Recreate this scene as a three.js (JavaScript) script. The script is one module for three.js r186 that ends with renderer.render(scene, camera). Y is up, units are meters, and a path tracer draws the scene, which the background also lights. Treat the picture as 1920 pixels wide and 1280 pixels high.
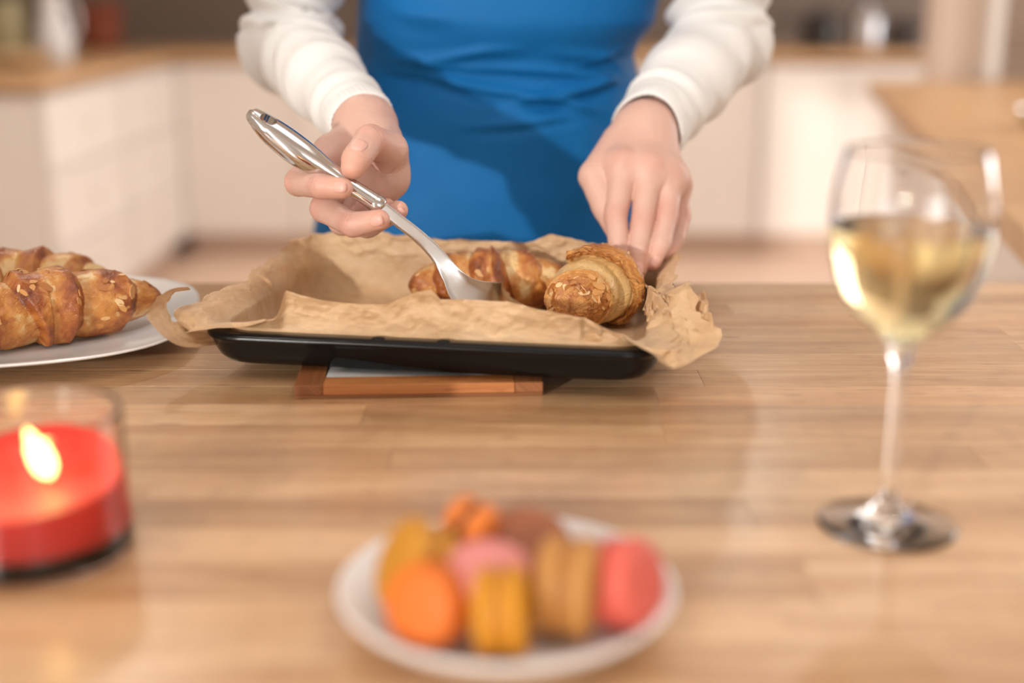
import * as THREE from 'three';
import { RoundedBoxGeometry } from 'three/addons/geometries/RoundedBoxGeometry.js';
import { mergeGeometries, mergeVertices } from 'three/addons/utils/BufferGeometryUtils.js';
import { RectAreaLightUniformsLib } from 'three/addons/lights/RectAreaLightUniformsLib.js';
import { Brush, Evaluator, SUBTRACTION } from 'three-bvh-csg';

// ---------------------------------------------------------------- camera, light, exposure
const TT = 0.9;                                   // height of the table top
const F = 2400, PITCH = THREE.MathUtils.degToRad(15.5), EYE = new THREE.Vector3(0, TT + 0.27, 0);
const scene = new THREE.Scene();
const camera = new THREE.PerspectiveCamera(2 * THREE.MathUtils.radToDeg(Math.atan(640 / F)), 1.5, 0.05, 60);
camera.position.copy(EYE);
camera.rotation.set(-PITCH, 0, 0);
camera.focus = 0.945;
camera.userData.fStop = 1.9;
scene.add(camera);

const renderer = new THREE.WebGLRenderer({ antialias: true });
renderer.toneMapping = THREE.LinearToneMapping;
renderer.toneMappingExposure = 1.0;
renderer.shadowMap.enabled = true;
RectAreaLightUniformsLib.init();

scene.background = new THREE.Color().setRGB(0.9, 0.96, 1.05);       // hazy bright sky outside the windows

const SUN_DIR = new THREE.Vector3(0.50, -0.19, -0.86).normalize();   // low sun from behind the camera, on the left
const sun = new THREE.DirectionalLight(new THREE.Color().setRGB(1, 0.95, 0.88), 2.25);
sun.position.copy(SUN_DIR).multiplyScalar(-6).add(new THREE.Vector3(0, 1, -1.2));
sun.target.position.set(0, 1, -1.2);
sun.castShadow = true; sun.shadow.radius = 3; sun.shadow.mapSize.set(2048, 2048);
Object.assign(sun.shadow.camera, { left: -3, right: 3, top: 2.5, bottom: -2.5, near: 0.5, far: 14 });
scene.add(sun, sun.target);

function windowLight(name, w, h, [x, y, z], [tx, ty, tz], rgb, intensity) {
  const l = new THREE.RectAreaLight(new THREE.Color().setRGB(...rgb), intensity, w, h);
  l.name = name; l.position.set(x, y, z); l.lookAt(tx, ty, tz); scene.add(l);
}
windowLight('right_window_daylight', 3.4, 1.25, [3.28, 1.62, -3.9], [0, 1.5, -3.9], [1, 0.99, 0.98], 5.6);
windowLight('left_window_daylight', 0.9, 1.2, [-2.42, 1.6, 1.18], [0, 1.55, 1.18], [1, 0.985, 0.97], 2.6);
windowLight('garden_door_daylight', 1.7, 2.0, [-2.42, 1.25, 3.6], [0, 1.2, 3.6], [1, 0.985, 0.97], 1.25);
windowLight('rear_window_daylight', 2.2, 1.3, [1.5, 1.6, 4.52], [1.5, 1.5, 0], [1, 0.985, 0.97], 4.9);
windowLight('roof_window_daylight', 1.5, 1.2, [0.2, 2.54, -0.35], [0.2, 0, -0.35], [0.95, 0.98, 1], 0.75);

// ---------------------------------------------------------------- helpers
const V = (x, y, z) => new THREE.Vector3(x, y, z);
const lerp = THREE.MathUtils.lerp, clamp = THREE.MathUtils.clamp;
const sstep = (a, b, x) => { const t = clamp((x - a) / (b - a), 0, 1); return t * t * (3 - 2 * t); };
const R = THREE.MathUtils.degToRad;
// measured sight lines: a point of the photograph at a known distance, or at a known height over the table
const SP = Math.sin(PITCH), CP = Math.cos(PITCH);
function at(px, py, d) { const u = (px - 960) / F, v = (640 - py) / F; return V(d * u, EYE.y + d * (-SP + v * CP), -d * (CP + v * SP)); }
function onTable(px, py, h = 0) { const v = (640 - py) / F; return at(px, py, (0.27 - h) / (SP - v * CP)); }

function hash(i, j, k, s) { let h = Math.imul(i, 374761393) ^ Math.imul(j, 668265263) ^ Math.imul(k, 1274126177) ^ Math.imul(s, 974634541); h = Math.imul(h ^ (h >>> 13), 1274126177); h ^= h >>> 16; return (h >>> 0) / 4294967296; }
function noise(x, y = 0, z = 0, s = 0) {          // smooth value noise, -1..1
  const i = Math.floor(x), j = Math.floor(y), k = Math.floor(z); let a = x - i, b = y - j, c = z - k;
  a = a * a * (3 - 2 * a); b = b * b * (3 - 2 * b); c = c * c * (3 - 2 * c);
  const L = (p, q, t) => p + (q - p) * t, h = (di, dj, dk) => hash(i + di, j + dj, k + dk, s);
  return 2 * L(L(L(h(0, 0, 0), h(1, 0, 0), a), L(h(0, 1, 0), h(1, 1, 0), a), b), L(L(h(0, 0, 1), h(1, 0, 1), a), L(h(0, 1, 1), h(1, 1, 1), a), b), c) - 1;
}
function facet(x, y, s) {                           // flat facets meeting in sharp creases
  x += 0.45 * noise(x * 0.7, y * 0.7, 0.3, s + 50); y += 0.45 * noise(x * 0.7, y * 0.7, 7.3, s + 51);
  const k = (x + y) * 0.366, u = x + k, v = y + k, i = Math.floor(u), j = Math.floor(v), a = u - i, b = v - j, h = (p, q) => hash(i + p, j + q, 0, s);
  return 2 * (a > b ? h(0, 0) + (h(1, 0) - h(0, 0)) * a + (h(1, 1) - h(1, 0)) * b : h(0, 0) + (h(0, 1) - h(0, 0)) * b + (h(1, 1) - h(0, 1)) * a) - 1;
}
function fbm(x, y, z, oct = 4, s = 0) { let a = 0.5, r = 0; for (let o = 0; o < oct; o++) { r += a * noise(x, y, z, s + o); x *= 2.03; y *= 2.03; z *= 2.03; a *= 0.5; } return r; }
function rng(seed) { let s = seed >>> 0; return () => { s = (s + 0x6d2b79f5) >>> 0; let t = Math.imul(s ^ (s >>> 15), 1 | s); t = (t + Math.imul(t ^ (t >>> 7), 61 | t)) ^ t; return ((t ^ (t >>> 14)) >>> 0) / 4294967296; }; }

const used = {};
function numbered(name) { const n = used[name] = (used[name] ?? -1) + 1; return n ? `${name}_${String(n).padStart(3, '0')}` : name; }
function tag(o, label, category, group) { o.userData.label = label; o.userData.category = category; if (group) o.userData.group = group; return o; }
function thing(name, label, category, p = V(0, 0, 0), group) { const g = new THREE.Group(); g.name = numbered(name); g.position.copy(p); scene.add(g); return tag(g, label, category, group); }
function part(name, geo, mat, parent, label) { const m = new THREE.Mesh(geo, mat); m.name = name; m.castShadow = m.receiveShadow = true; parent.add(m); if (label) m.userData.label = label; return m; }
function struct(name, geo, mat) { const m = part(name, geo, mat, scene); m.userData.kind = 'structure'; return m; }
const std = (rgb, rough = 0.6, extra = {}) => new THREE.MeshPhysicalMaterial({ color: new THREE.Color().setRGB(...rgb), roughness: rough, ...extra });
const place = (g, x, y, z) => g.translate(x, y, z);
const box = (w, h, d, x = 0, y = 0, z = 0, r = 0) => place(r ? new RoundedBoxGeometry(w, h, d, 2, r) : new THREE.BoxGeometry(w, h, d), x, y, z);
const merge = (list) => mergeGeometries(list.map((g) => { const n = g.index ? g.toNonIndexed() : g; for (const k of Object.keys(n.attributes)) if (!['position', 'normal', 'uv'].includes(k)) n.deleteAttribute(k); return n; }));
const lathe = (pts, seg = 64) => new THREE.LatheGeometry(pts.map(([r, y]) => new THREE.Vector2(Math.max(r, 0), y)), seg);
function smoothPts(pts, n) { const c = new THREE.CatmullRomCurve3(pts.map(([r, y]) => V(r, y, 0)), false, 'centripetal'); return c.getPoints(n).map((p) => [p.x, p.y]); }

// a grid surface: f(u index, v index) -> point; optional colour
function grid(nu, nv, f, { closeU = false, color, uv } = {}) {
  const pos = [], col = [], uvs = [], idx = [];
  for (let j = 0; j <= nv; j++) for (let i = 0; i <= nu; i++) {
    const p = f(closeU && i === nu ? 0 : i / nu, j / nv); pos.push(p.x, p.y, p.z);
    if (color) { const c = color(i / nu, j / nv, p); col.push(c[0], c[1], c[2]); }
    if (uv) uvs.push(...uv(i / nu, j / nv, p)); else uvs.push(i / nu, j / nv);
  }
  for (let j = 0; j < nv; j++) for (let i = 0; i < nu; i++) {
    const a = j * (nu + 1) + i, b = a + 1, c = a + nu + 1, d = c + 1; idx.push(a, b, d, a, d, c);
  }
  const g = new THREE.BufferGeometry();
  g.setAttribute('position', new THREE.Float32BufferAttribute(pos, 3)); g.setAttribute('uv', new THREE.Float32BufferAttribute(uvs, 2));
  if (color) g.setAttribute('color', new THREE.Float32BufferAttribute(col, 3));
  g.setIndex(idx); g.computeVertexNormals();
  if (closeU) {           // one normal along the seam
    const n = g.attributes.normal;
    for (let j = 0; j <= nv; j++) { const a = j * (nu + 1), b = a + nu, v = V(n.getX(a) + n.getX(b), n.getY(a) + n.getY(b), n.getZ(a) + n.getZ(b)).normalize(); n.setXYZ(a, v.x, v.y, v.z); n.setXYZ(b, v.x, v.y, v.z); }
  }
  return g;
}

// distance fields and their skin (surface nets)
function smin(a, b, k) { const h = Math.max(k - Math.abs(a - b), 0) / k; return Math.min(a, b) - h * h * k * 0.25; }
function cone(a, b, r1, r2) {
  const bx = b.x - a.x, by = b.y - a.y, bz = b.z - a.z, bb = bx * bx + by * by + bz * bz || 1e-9;
  return (x, y, z) => { const px = x - a.x, py = y - a.y, pz = z - a.z; let t = (px * bx + py * by + pz * bz) / bb; t = t < 0 ? 0 : t > 1 ? 1 : t; const dx = px - bx * t, dy = py - by * t, dz = pz - bz * t; return Math.sqrt(dx * dx + dy * dy + dz * dz) - (r1 + (r2 - r1) * t); };
}
function ellipsoid(c, rx, ry, rz) { const m = Math.min(rx, ry, rz); return (x, y, z) => { const a = (x - c.x) / rx, b = (y - c.y) / ry, d = (z - c.z) / rz, k = Math.sqrt(a * a + b * b + d * d); return (k - 1) * m * (k > 1 ? 1 + (k - 1) * 0.5 : 1); }; }
function skin(f, lo, hi, cell, color) {
  const nx = Math.ceil((hi.x - lo.x) / cell) + 1, ny = Math.ceil((hi.y - lo.y) / cell) + 1, nz = Math.ceil((hi.z - lo.z) / cell) + 1;
  const D = new Float32Array(nx * ny * nz), I = (i, j, k) => (k * ny + j) * nx + i;
  const Bk = 6, far = Bk * cell * 1.6;              // blocks far from the surface are not sampled
  for (let K = 0; K < nz; K += Bk) for (let Jb = 0; Jb < ny; Jb += Bk) for (let Ib = 0; Ib < nx; Ib += Bk) {
    const c = f(lo.x + (Ib + Bk / 2) * cell, lo.y + (Jb + Bk / 2) * cell, lo.z + (K + Bk / 2) * cell), skip = Math.abs(c) > far;
    for (let k = K; k < Math.min(nz, K + Bk); k++) for (let j = Jb; j < Math.min(ny, Jb + Bk); j++) for (let i = Ib; i < Math.min(nx, Ib + Bk); i++) D[I(i, j, k)] = skip ? c : f(lo.x + i * cell, lo.y + j * cell, lo.z + k * cell);
  }
  const id = new Int32Array(nx * ny * nz).fill(-1), pos = [], idx = [];
  for (let k = 0; k < nz - 1; k++) for (let j = 0; j < ny - 1; j++) for (let i = 0; i < nx - 1; i++) {
    let n = 0, sx = 0, sy = 0, sz = 0; const e = (a, b, c, a2, b2, c2) => {
      const p = D[I(i + a, j + b, k + c)], q = D[I(i + a2, j + b2, k + c2)]; if ((p < 0) === (q < 0)) return;
      const t = p / (p - q); sx += a + (a2 - a) * t; sy += b + (b2 - b) * t; sz += c + (c2 - c) * t; n++;
    };
    e(0,0,0,1,0,0); e(0,1,0,1,1,0); e(0,0,1,1,0,1); e(0,1,1,1,1,1); e(0,0,0,0,1,0); e(1,0,0,1,1,0); e(0,0,1,0,1,1); e(1,0,1,1,1,1); e(0,0,0,0,0,1); e(1,0,0,1,0,1); e(0,1,0,0,1,1); e(1,1,0,1,1,1);
    if (n) { id[I(i, j, k)] = pos.length / 3; pos.push(lo.x + (i + sx / n) * cell, lo.y + (j + sy / n) * cell, lo.z + (k + sz / n) * cell); }
  }
  const quad = (a, b, c, d, flip) => { if (flip) idx.push(a, c, b, a, d, c); else idx.push(a, b, c, a, c, d); };
  for (let k = 1; k < nz - 1; k++) for (let j = 1; j < ny - 1; j++) for (let i = 1; i < nx - 1; i++) {
    const p = D[I(i, j, k)] < 0;
    if (p !== (D[I(i + 1, j, k)] < 0)) quad(id[I(i, j - 1, k - 1)], id[I(i, j, k - 1)], id[I(i, j, k)], id[I(i, j - 1, k)], !p);
    if (p !== (D[I(i, j + 1, k)] < 0)) quad(id[I(i - 1, j, k - 1)], id[I(i - 1, j, k)], id[I(i, j, k)], id[I(i, j, k - 1)], !p);
    if (p !== (D[I(i, j, k + 1)] < 0)) quad(id[I(i - 1, j - 1, k)], id[I(i, j - 1, k)], id[I(i, j, k)], id[I(i - 1, j, k)], !p);
  }
  const g = new THREE.BufferGeometry(), nor = [], col = [], h = cell * 0.5;
  for (let n = 0; n < pos.length; n += 3) {
    const [x, y, z] = [pos[n], pos[n + 1], pos[n + 2]], v = V(f(x + h, y, z) - f(x - h, y, z), f(x, y + h, z) - f(x, y - h, z), f(x, y, z + h) - f(x, y, z - h)).normalize(); nor.push(v.x, v.y, v.z);
    if (color) col.push(...color(x, y, z, v));
  }
  g.setAttribute('position', new THREE.Float32BufferAttribute(pos, 3)); g.setAttribute('normal', new THREE.Float32BufferAttribute(nor, 3));
  if (color) g.setAttribute('color', new THREE.Float32BufferAttribute(col, 3));
  g.setIndex(idx); return g;
}
function dataMap(w, h, f, srgb = true) {          // f(x 0..1, y 0..1) -> [r, g, b] in 0..255
  const d = new Uint8Array(w * h * 4);
  for (let j = 0; j < h; j++) for (let i = 0; i < w; i++) { const c = f(i / w, j / h), o = (j * w + i) * 4; d[o] = clamp(c[0], 0, 255); d[o + 1] = clamp(c[1], 0, 255); d[o + 2] = clamp(c[2], 0, 255); d[o + 3] = 255; }
  const t = new THREE.DataTexture(d, w, h); t.wrapS = t.wrapT = THREE.RepeatWrapping; t.magFilter = THREE.LinearFilter; t.minFilter = THREE.LinearFilter; if (srgb) t.colorSpace = THREE.SRGBColorSpace; t.needsUpdate = true; return t;
}
// noise that repeats after `per` cells in x
const wrapNoise = (x, per, y, s) => { const t = ((x % per) + per) % per, k = clamp(t - (per - 1), 0, 1); return k ? lerp(noise(t, y, 0, s), noise(t - per, y, 0, s), k) : noise(t, y, 0, s); };

// ---------------------------------------------------------------- wood
// oak: long fibres along u, wandering year rings, short dark pores
const oakHeight = [];
const oakMap = dataMap(1024, 1024, (x, y) => {
  const warp = 0.9 * wrapNoise(x * 3, 3, y * 5, 1) + 0.35 * wrapNoise(x * 8, 8, y * 9, 2);
  const ring = 0.5 + 0.5 * Math.sin((y * 26 + warp * 2.6) * 2.1);
  const fib = 0.6 * wrapNoise(x * 10, 10, y * 220, 3) + 0.4 * wrapNoise(x * 24, 24, y * 420, 4);
  const pore = Math.max(0, wrapNoise(x * 36, 36, y * 380, 5) - 0.42) * 2.2 * (0.35 + 0.65 * ring);
  const patch = wrapNoise(x * 4, 4, y * 7, 6);
  const t = 0.20 + 0.34 * (1 - ring) * (0.6 + 0.4 * patch) + 0.24 * fib + 0.14 * patch - 0.06;
  const dark = clamp(t, 0, 1), p = clamp(pore, 0, 1) * 0.6;
  return [lerp(234, 172, dark) - 78 * p, lerp(195, 122, dark) - 78 * p, lerp(151, 76, dark) - 62 * p];
});
const oakBump = dataMap(512, 1024, (x, y) => { const h = 190 + 45 * wrapNoise(x * 20, 20, y * 300, 4) - 130 * Math.max(0, wrapNoise(x * 36, 36, y * 380, 5) - 0.42); return [h, h, h]; }, false);
const oakTints = [[0.74, 0.68, 0.61], [0.88, 0.84, 0.79], [0.97, 0.94, 0.90], [0.82, 0.76, 0.68], [0.92, 0.83, 0.73], [0.99, 0.98, 0.97]];
const tableOak = oakTints.map((c) => std(c, 0.34, { map: oakMap, bumpMap: oakBump, bumpScale: 0.0003, clearcoat: 0.9, clearcoatRoughness: 0.24 }));
// uv in metres along the fibres of a box whose long side is x
function fibreUV(g, ox, oy, lenPerTile = 0.62, widthPerTile = 0.3) {
  const p = g.attributes.position, n = g.attributes.normal, uv = new Float32Array(p.count * 2);
  for (let i = 0; i < p.count; i++) { const ny = Math.abs(n.getY(i)); uv[2 * i] = ox + p.getX(i) / lenPerTile; uv[2 * i + 1] = oy + (ny > 0.6 ? p.getZ(i) : p.getY(i) + p.getZ(i)) / widthPerTile; }
  g.setAttribute('uv', new THREE.BufferAttribute(uv, 2)); return g;
}
const turnedUV = (g, axis, a, b, l, w) => { if (axis === 'z') g.rotateY(-Math.PI / 2); fibreUV(g, a, b, l, w); if (axis === 'z') g.rotateY(Math.PI / 2); return g; };

// ---------------------------------------------------------------- the room
const plaster = std([0.80, 0.76, 0.71], 0.9), ceilingPaint = std([0.86, 0.84, 0.80], 0.95), taupeWall = std([0.20, 0.155, 0.13], 0.8), whitePaint = std([0.85, 0.83, 0.80], 0.45);
const floorOak = std([0.70, 0.50, 0.385], 0.42);
const XL = -2.5, XR = 3.35, ZB = -6.4, ZF = 4.6, HC = 2.55;
{
  const g = box(XR - XL + 0.4, 0.12, ZF - ZB + 0.4, (XL + XR) / 2, -0.06, (ZB + ZF) / 2); fibreUV(g, 0, 0, 1.2, 0.9); struct('floor', g, floorOak);
  { const a = -0.6, b = 1.0, c = -1.0, d = 0.3, L = XL - 0.2, Q = XR + 0.2, Z0 = ZB - 0.2, Z1 = ZF + 0.2, y = HC + 0.06;   // with a roof window over the table
    struct('ceiling', merge([box(a - L, 0.12, Z1 - Z0, (L + a) / 2, y, (Z0 + Z1) / 2), box(Q - b, 0.12, Z1 - Z0, (b + Q) / 2, y, (Z0 + Z1) / 2), box(b - a, 0.12, c - Z0, (a + b) / 2, y, (Z0 + c) / 2), box(b - a, 0.12, Z1 - d, (a + b) / 2, y, (d + Z1) / 2)]), ceilingPaint); }
  struct('wall_back', box(XR - XL + 0.4, HC, 0.16, (XL + XR) / 2, HC / 2, ZB - 0.08), taupeWall);
  // a wall in the z direction with one opening
  const sideWall = (x, z0, z1, a, b, y0, y1) => merge([box(0.16, HC, a - z0, x, HC / 2, (z0 + a) / 2), box(0.16, HC, z1 - b, x, HC / 2, (z1 + b) / 2), box(0.16, y0, b - a, x, y0 / 2, (a + b) / 2), box(0.16, HC - y1, b - a, x, (HC + y1) / 2, (a + b) / 2)]);
  const wl = (a, b, y0, y1) => box(0.16, y1 - y0, b - a, XL - 0.08, (y0 + y1) / 2, (a + b) / 2);     // a window and a glazed garden door
  struct('wall_left', merge([wl(ZB, 0.68, 0, HC), wl(0.68, 1.68, 0, 0.95), wl(0.68, 1.68, 2.3, HC), wl(1.68, 2.74, 0, HC), wl(2.74, 4.46, 2.3, HC), wl(2.74, 4.46, 0, 0.12), wl(4.46, ZF, 0, HC)]), plaster);
  struct('wall_right', sideWall(XR + 0.08, ZB, ZF, -5.7, -2.1, 0.95, 2.3), plaster);
  const x0 = 0.3, x1 = 2.7, y0 = 0.9, y1 = 2.3;
  struct('wall_front', merge([box(x0 - XL + 0.2, HC, 0.16, (XL - 0.2 + x0) / 2, HC / 2, ZF + 0.08), box(XR + 0.2 - x1, HC, 0.16, (x1 + XR + 0.2) / 2, HC / 2, ZF + 0.08), box(x1 - x0, y0, 0.16, (x0 + x1) / 2, y0 / 2, ZF + 0.08), box(x1 - x0, HC - y1, 0.16, (x0 + x1) / 2, (HC + y1) / 2, ZF + 0.08)]), plaster);
  const pane = new THREE.MeshPhysicalMaterial({ color: 0xffffff, transmission: 1, roughness: 0.02, thickness: 0, ior: 1.5 });
  function win(name, along, c, len, y0, y1, bars) {           // frame and panes of a window; along x or z
    const g = new THREE.Group(); g.name = name; g.userData.kind = 'structure'; g.position.set(...c); scene.add(g);
    const h = y1 - y0, f = [box(0.07, h, 0.07, 0, 0, -len / 2 + 0.035), box(0.07, h, 0.07, 0, 0, len / 2 - 0.035), box(0.07, 0.07, len, 0, h / 2 - 0.035, 0), box(0.07, 0.07, len, 0, -h / 2 + 0.035, 0)];
    for (const b of bars) f.push(box(0.06, h, 0.06, 0, 0, b));
    const fr = merge(f), pn = box(0.006, h - 0.1, len - 0.1);
    if (along === 'x') { fr.rotateY(Math.PI / 2); pn.rotateY(Math.PI / 2); }
    part('window_frame', fr, whitePaint, g); part('pane', pn, pane, g);
  }
  win('window_1', 'z', [XL - 0.08, 1.625, 1.18], 1.0, 0.95, 2.3, []);
  win('door_1', 'z', [XL - 0.08, 1.21, 3.6], 1.72, 0.12, 2.3, []);
  win('window_2', 'z', [XR + 0.08, 1.625, -3.9], 3.6, 0.95, 2.3, [-0.6, 0.6]);
  { const g = new THREE.Group(); g.name = 'window_4'; g.userData.kind = 'structure'; g.position.set(0.2, HC + 0.09, -0.35); scene.add(g);
    part('window_frame', merge([box(0.06, 0.06, 1.3, -0.77), box(0.06, 0.06, 1.3, 0.77), box(1.48, 0.06, 0.06, 0, 0, -0.62), box(1.48, 0.06, 0.06, 0, 0, 0.62)]), whitePaint, g); part('pane', box(1.5, 0.006, 1.2), pane, g); }
  win('window_3', 'x', [1.5, 1.6, ZF + 0.08], 2.4, 0.9, 2.3, [0]);
}
// recessed ceiling spots
const lampGlow = new THREE.MeshStandardMaterial({ color: 0xffffff, emissive: new THREE.Color().setRGB(1, 0.91, 0.80), emissiveIntensity: 220 });
const steelTrim = std([0.75, 0.75, 0.75], 0.3, { metalness: 1 });
for (const [x, z, where] of [[-0.9, -0.2, 'over the left front of the table'], [0.75, -0.2, 'over the right front of the table'], [-0.9, -2.6, 'behind the person on the left'], [0.75, -2.6, 'behind the person on the right'], [-0.5, -4.6, 'before the back worktop on the left'], [0.9, -4.6, 'before the back worktop on the right']]) {
  const t = thing('ceiling_spotlight', `small round recessed ceiling spotlight ${where}`, 'spotlight', V(x, HC, z), 'recessed ceiling spotlights');
  part('trim_ring', lathe([[0.034, -0.004], [0.045, -0.006], [0.047, 0], [0.034, 0], [0.034, -0.004]], 40), steelTrim, t);
  part('lamp_face', new THREE.CylinderGeometry(0.033, 0.033, 0.003, 40).translate(0, -0.003, 0), lampGlow, t);
  const l = new THREE.SpotLight(new THREE.Color().setRGB(1, 0.91, 0.80), z < -1 ? (x < 0 ? 7.2 : 2.6) : 0.7, 0, R(62), 0.8); l.position.set(0, -0.012, 0); l.target.position.set(0, -2.5, 0); l.castShadow = true; l.shadow.radius = 1.5; t.add(l, l.target);
}

// ---------------------------------------------------------------- kitchen units behind
const cream = std([0.82, 0.77, 0.715], 0.42), creamDoor = std([0.85, 0.80, 0.75], 0.38), plinthMat = std([0.66, 0.50, 0.40], 0.6), worktopOak = std([0.84, 0.83, 0.80], 0.4, { map: oakMap }), knobMat = std([0.74, 0.66, 0.59], 0.4);
// a front (door or drawer) facing +z with a shallow frame
const frontGeo = (w, h) => merge([box(w, h, 0.016, 0, 0, 0.008, 0.003), box(w - 0.004, 0.06, 0.008, 0, h / 2 - 0.032, 0.0165), box(w - 0.004, 0.06, 0.008, 0, -h / 2 + 0.032, 0.0165), box(0.06, h - 0.124, 0.008, -w / 2 + 0.032, 0, 0.0165), box(0.06, h - 0.124, 0.008, w / 2 - 0.032, 0, 0.0165)]);
const knobGeo = lathe([[0.006, 0], [0.005, 0.01], [0.011, 0.016], [0.012, 0.021], [0.008, 0.025], [0, 0.026]], 20).rotateX(Math.PI / 2).translate(0, 0, 0.016);
function cabinet(label, x, z, turn, w, kind, n = 2) {          // base unit, front at local z = 0
  const t = thing('base_cabinet', label, 'cabinet', V(x, 0, z), 'cream base cabinets'); t.rotation.y = turn;
  part('carcass', merge([box(w - 0.002, 0.745, 0.55, 0, 0.1 + 0.3725, -0.277)]), cream, t);
  part('plinth', box(w, 0.1, 0.03, 0, 0.05, -0.06), plinthMat, t);
  if (kind === 'drawers') for (let k = 0; k < n; k++) { const h = 0.74 / n, d = part('drawer', frontGeo(w - 0.006, h - 0.006), creamDoor, t); d.position.set(0, 0.1 + h * (k + 0.5), 0); part('knob', knobGeo, knobMat, d); }
  else for (let k = 0; k < n; k++) { const dw = w / n, d = part('door', frontGeo(dw - 0.006, 0.735), creamDoor, t); d.position.set(-w / 2 + dw * (k + 0.5), 0.4725, 0); const kn = part('knob', knobGeo, knobMat, d); kn.position.set((k % 2 ? -1 : 1) * (dw / 2 - 0.035), 0.27, 0); }
  return t;
}
const LX = -1.47, BZ = -5.66;
cabinet('cream drawer cabinet in the left run, nearest the table', LX, -4.42, Math.PI / 2, 0.8, 'drawers', 3);
cabinet('cream drawer cabinet in the left run, next to the back corner', LX, -5.24, Math.PI / 2, 0.8, 'drawers', 3);
cabinet('cream two-door cabinet at the back, left of the person', -0.95, BZ, 0, 1.0, 'doors', 2);
cabinet('cream two-door cabinet at the back, hidden behind the blue apron', 0.06, BZ, 0, 1.0, 'doors', 2);
cabinet('cream single-door cabinet at the back, just right of the white sleeve', 0.83, BZ, 0, 0.52, 'doors', 1);
cabinet('bright cream cabinet at the back right, behind the wine glass', 1.46, BZ, 0, 0.72, 'doors', 2);
function worktop(name, label, pts, y0, y1) {
  const s = new THREE.Shape(pts.map(([x, z]) => new THREE.Vector2(x, -z))), g = new THREE.ExtrudeGeometry(s, { depth: y1 - y0, bevelEnabled: true, bevelThickness: 0.003, bevelSize: 0.003, bevelSegments: 2 }).rotateX(-Math.PI / 2).translate(0, y0, 0);
  fibreUV(g, 0.3, 0.2, 0.9, 0.45); const m = part(numbered(name), g, worktopOak, scene); return tag(m, label, 'worktop');
}
worktop('worktop', 'L-shaped wooden worktop along the left and back walls', [[-2.49, -3.99], [LX + 0.03, -3.99], [LX + 0.03, BZ + 0.03], [1.85, BZ + 0.03], [1.85, -6.39], [-2.49, -6.39]], 0.861, 0.895);
worktop('worktop', 'broad pale wooden worktop of the peninsula on the right', [[1.07, -3.91], [0.585, -1.4], [3.34, -1.4], [3.34, -3.91]], 0.861, 0.895);
{
  const t = thing('peninsula_cabinet', 'pinkish cream peninsula base unit under the right worktop', 'cabinet', V(0, 0, 0));
  const s = [[1.14, -3.86], [0.66, -1.46], [3.3, -1.46], [3.3, -3.86]], sh = (o) => new THREE.Shape(s.map(([x, z], i) => new THREE.Vector2(x + (i < 2 ? o : 0), -z)));
  part('carcass', new THREE.ExtrudeGeometry(sh(0), { depth: 0.755, bevelEnabled: false }).rotateX(-Math.PI / 2).translate(0, 0.1, 0), cream, t);
  part('plinth', new THREE.ExtrudeGeometry(sh(0.05), { depth: 0.1, bevelEnabled: false }).rotateX(-Math.PI / 2), plinthMat, t);
  const a = V(1.14, 0, -3.86), b = V(0.66, 0, -1.46), dir = b.clone().sub(a), L = dir.length(), ang = Math.atan2(dir.x, dir.z);
  for (let k = 0; k < 4; k++) { const d = part('door', frontGeo(L / 4 - 0.006, 0.735), creamDoor, t); const c = a.clone().addScaledVector(dir, (k + 0.5) / 4); d.position.set(c.x, 0.4725, c.z); d.rotation.y = ang - Math.PI / 2; part('knob', knobGeo, knobMat, d).position.set((k % 2 ? -1 : 1) * (L / 8 - 0.035), 0.27, 0); }
}
{
  // tiled partition that ends the peninsula at the back
  const w = struct('wall_partition', box(XR - 1.27, HC, 0.12, (XR + 1.27) / 2, HC / 2, -3.985), std([0.78, 0.66, 0.58], 0.8));
  const tileMats = [[0.27, 0.195, 0.145], [0.24, 0.172, 0.128], [0.30, 0.22, 0.165]].map((c) => std(c, 0.4)), tg = new RoundedBoxGeometry(0.206, 0.066, 0.012, 1, 0.002), r = rng(5);
  for (let j = 0; j < 9; j++) for (let i = 0; i < 9; i++) { const x = 1.46 + 0.105 + i * 0.209 - (j % 2 ? 0 : 0.0); if (x > 3.25) continue; part('tile', tg, tileMats[Math.floor(r() * 3)], w).position.set(x, 0.935 + j * 0.069, -3.919); }
  const tr = struct('trim_1', box(0.042, 1.5, 0.05, 1.425, 0.9 + 0.75, -3.9, 0.006), whitePaint);
}

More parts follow.
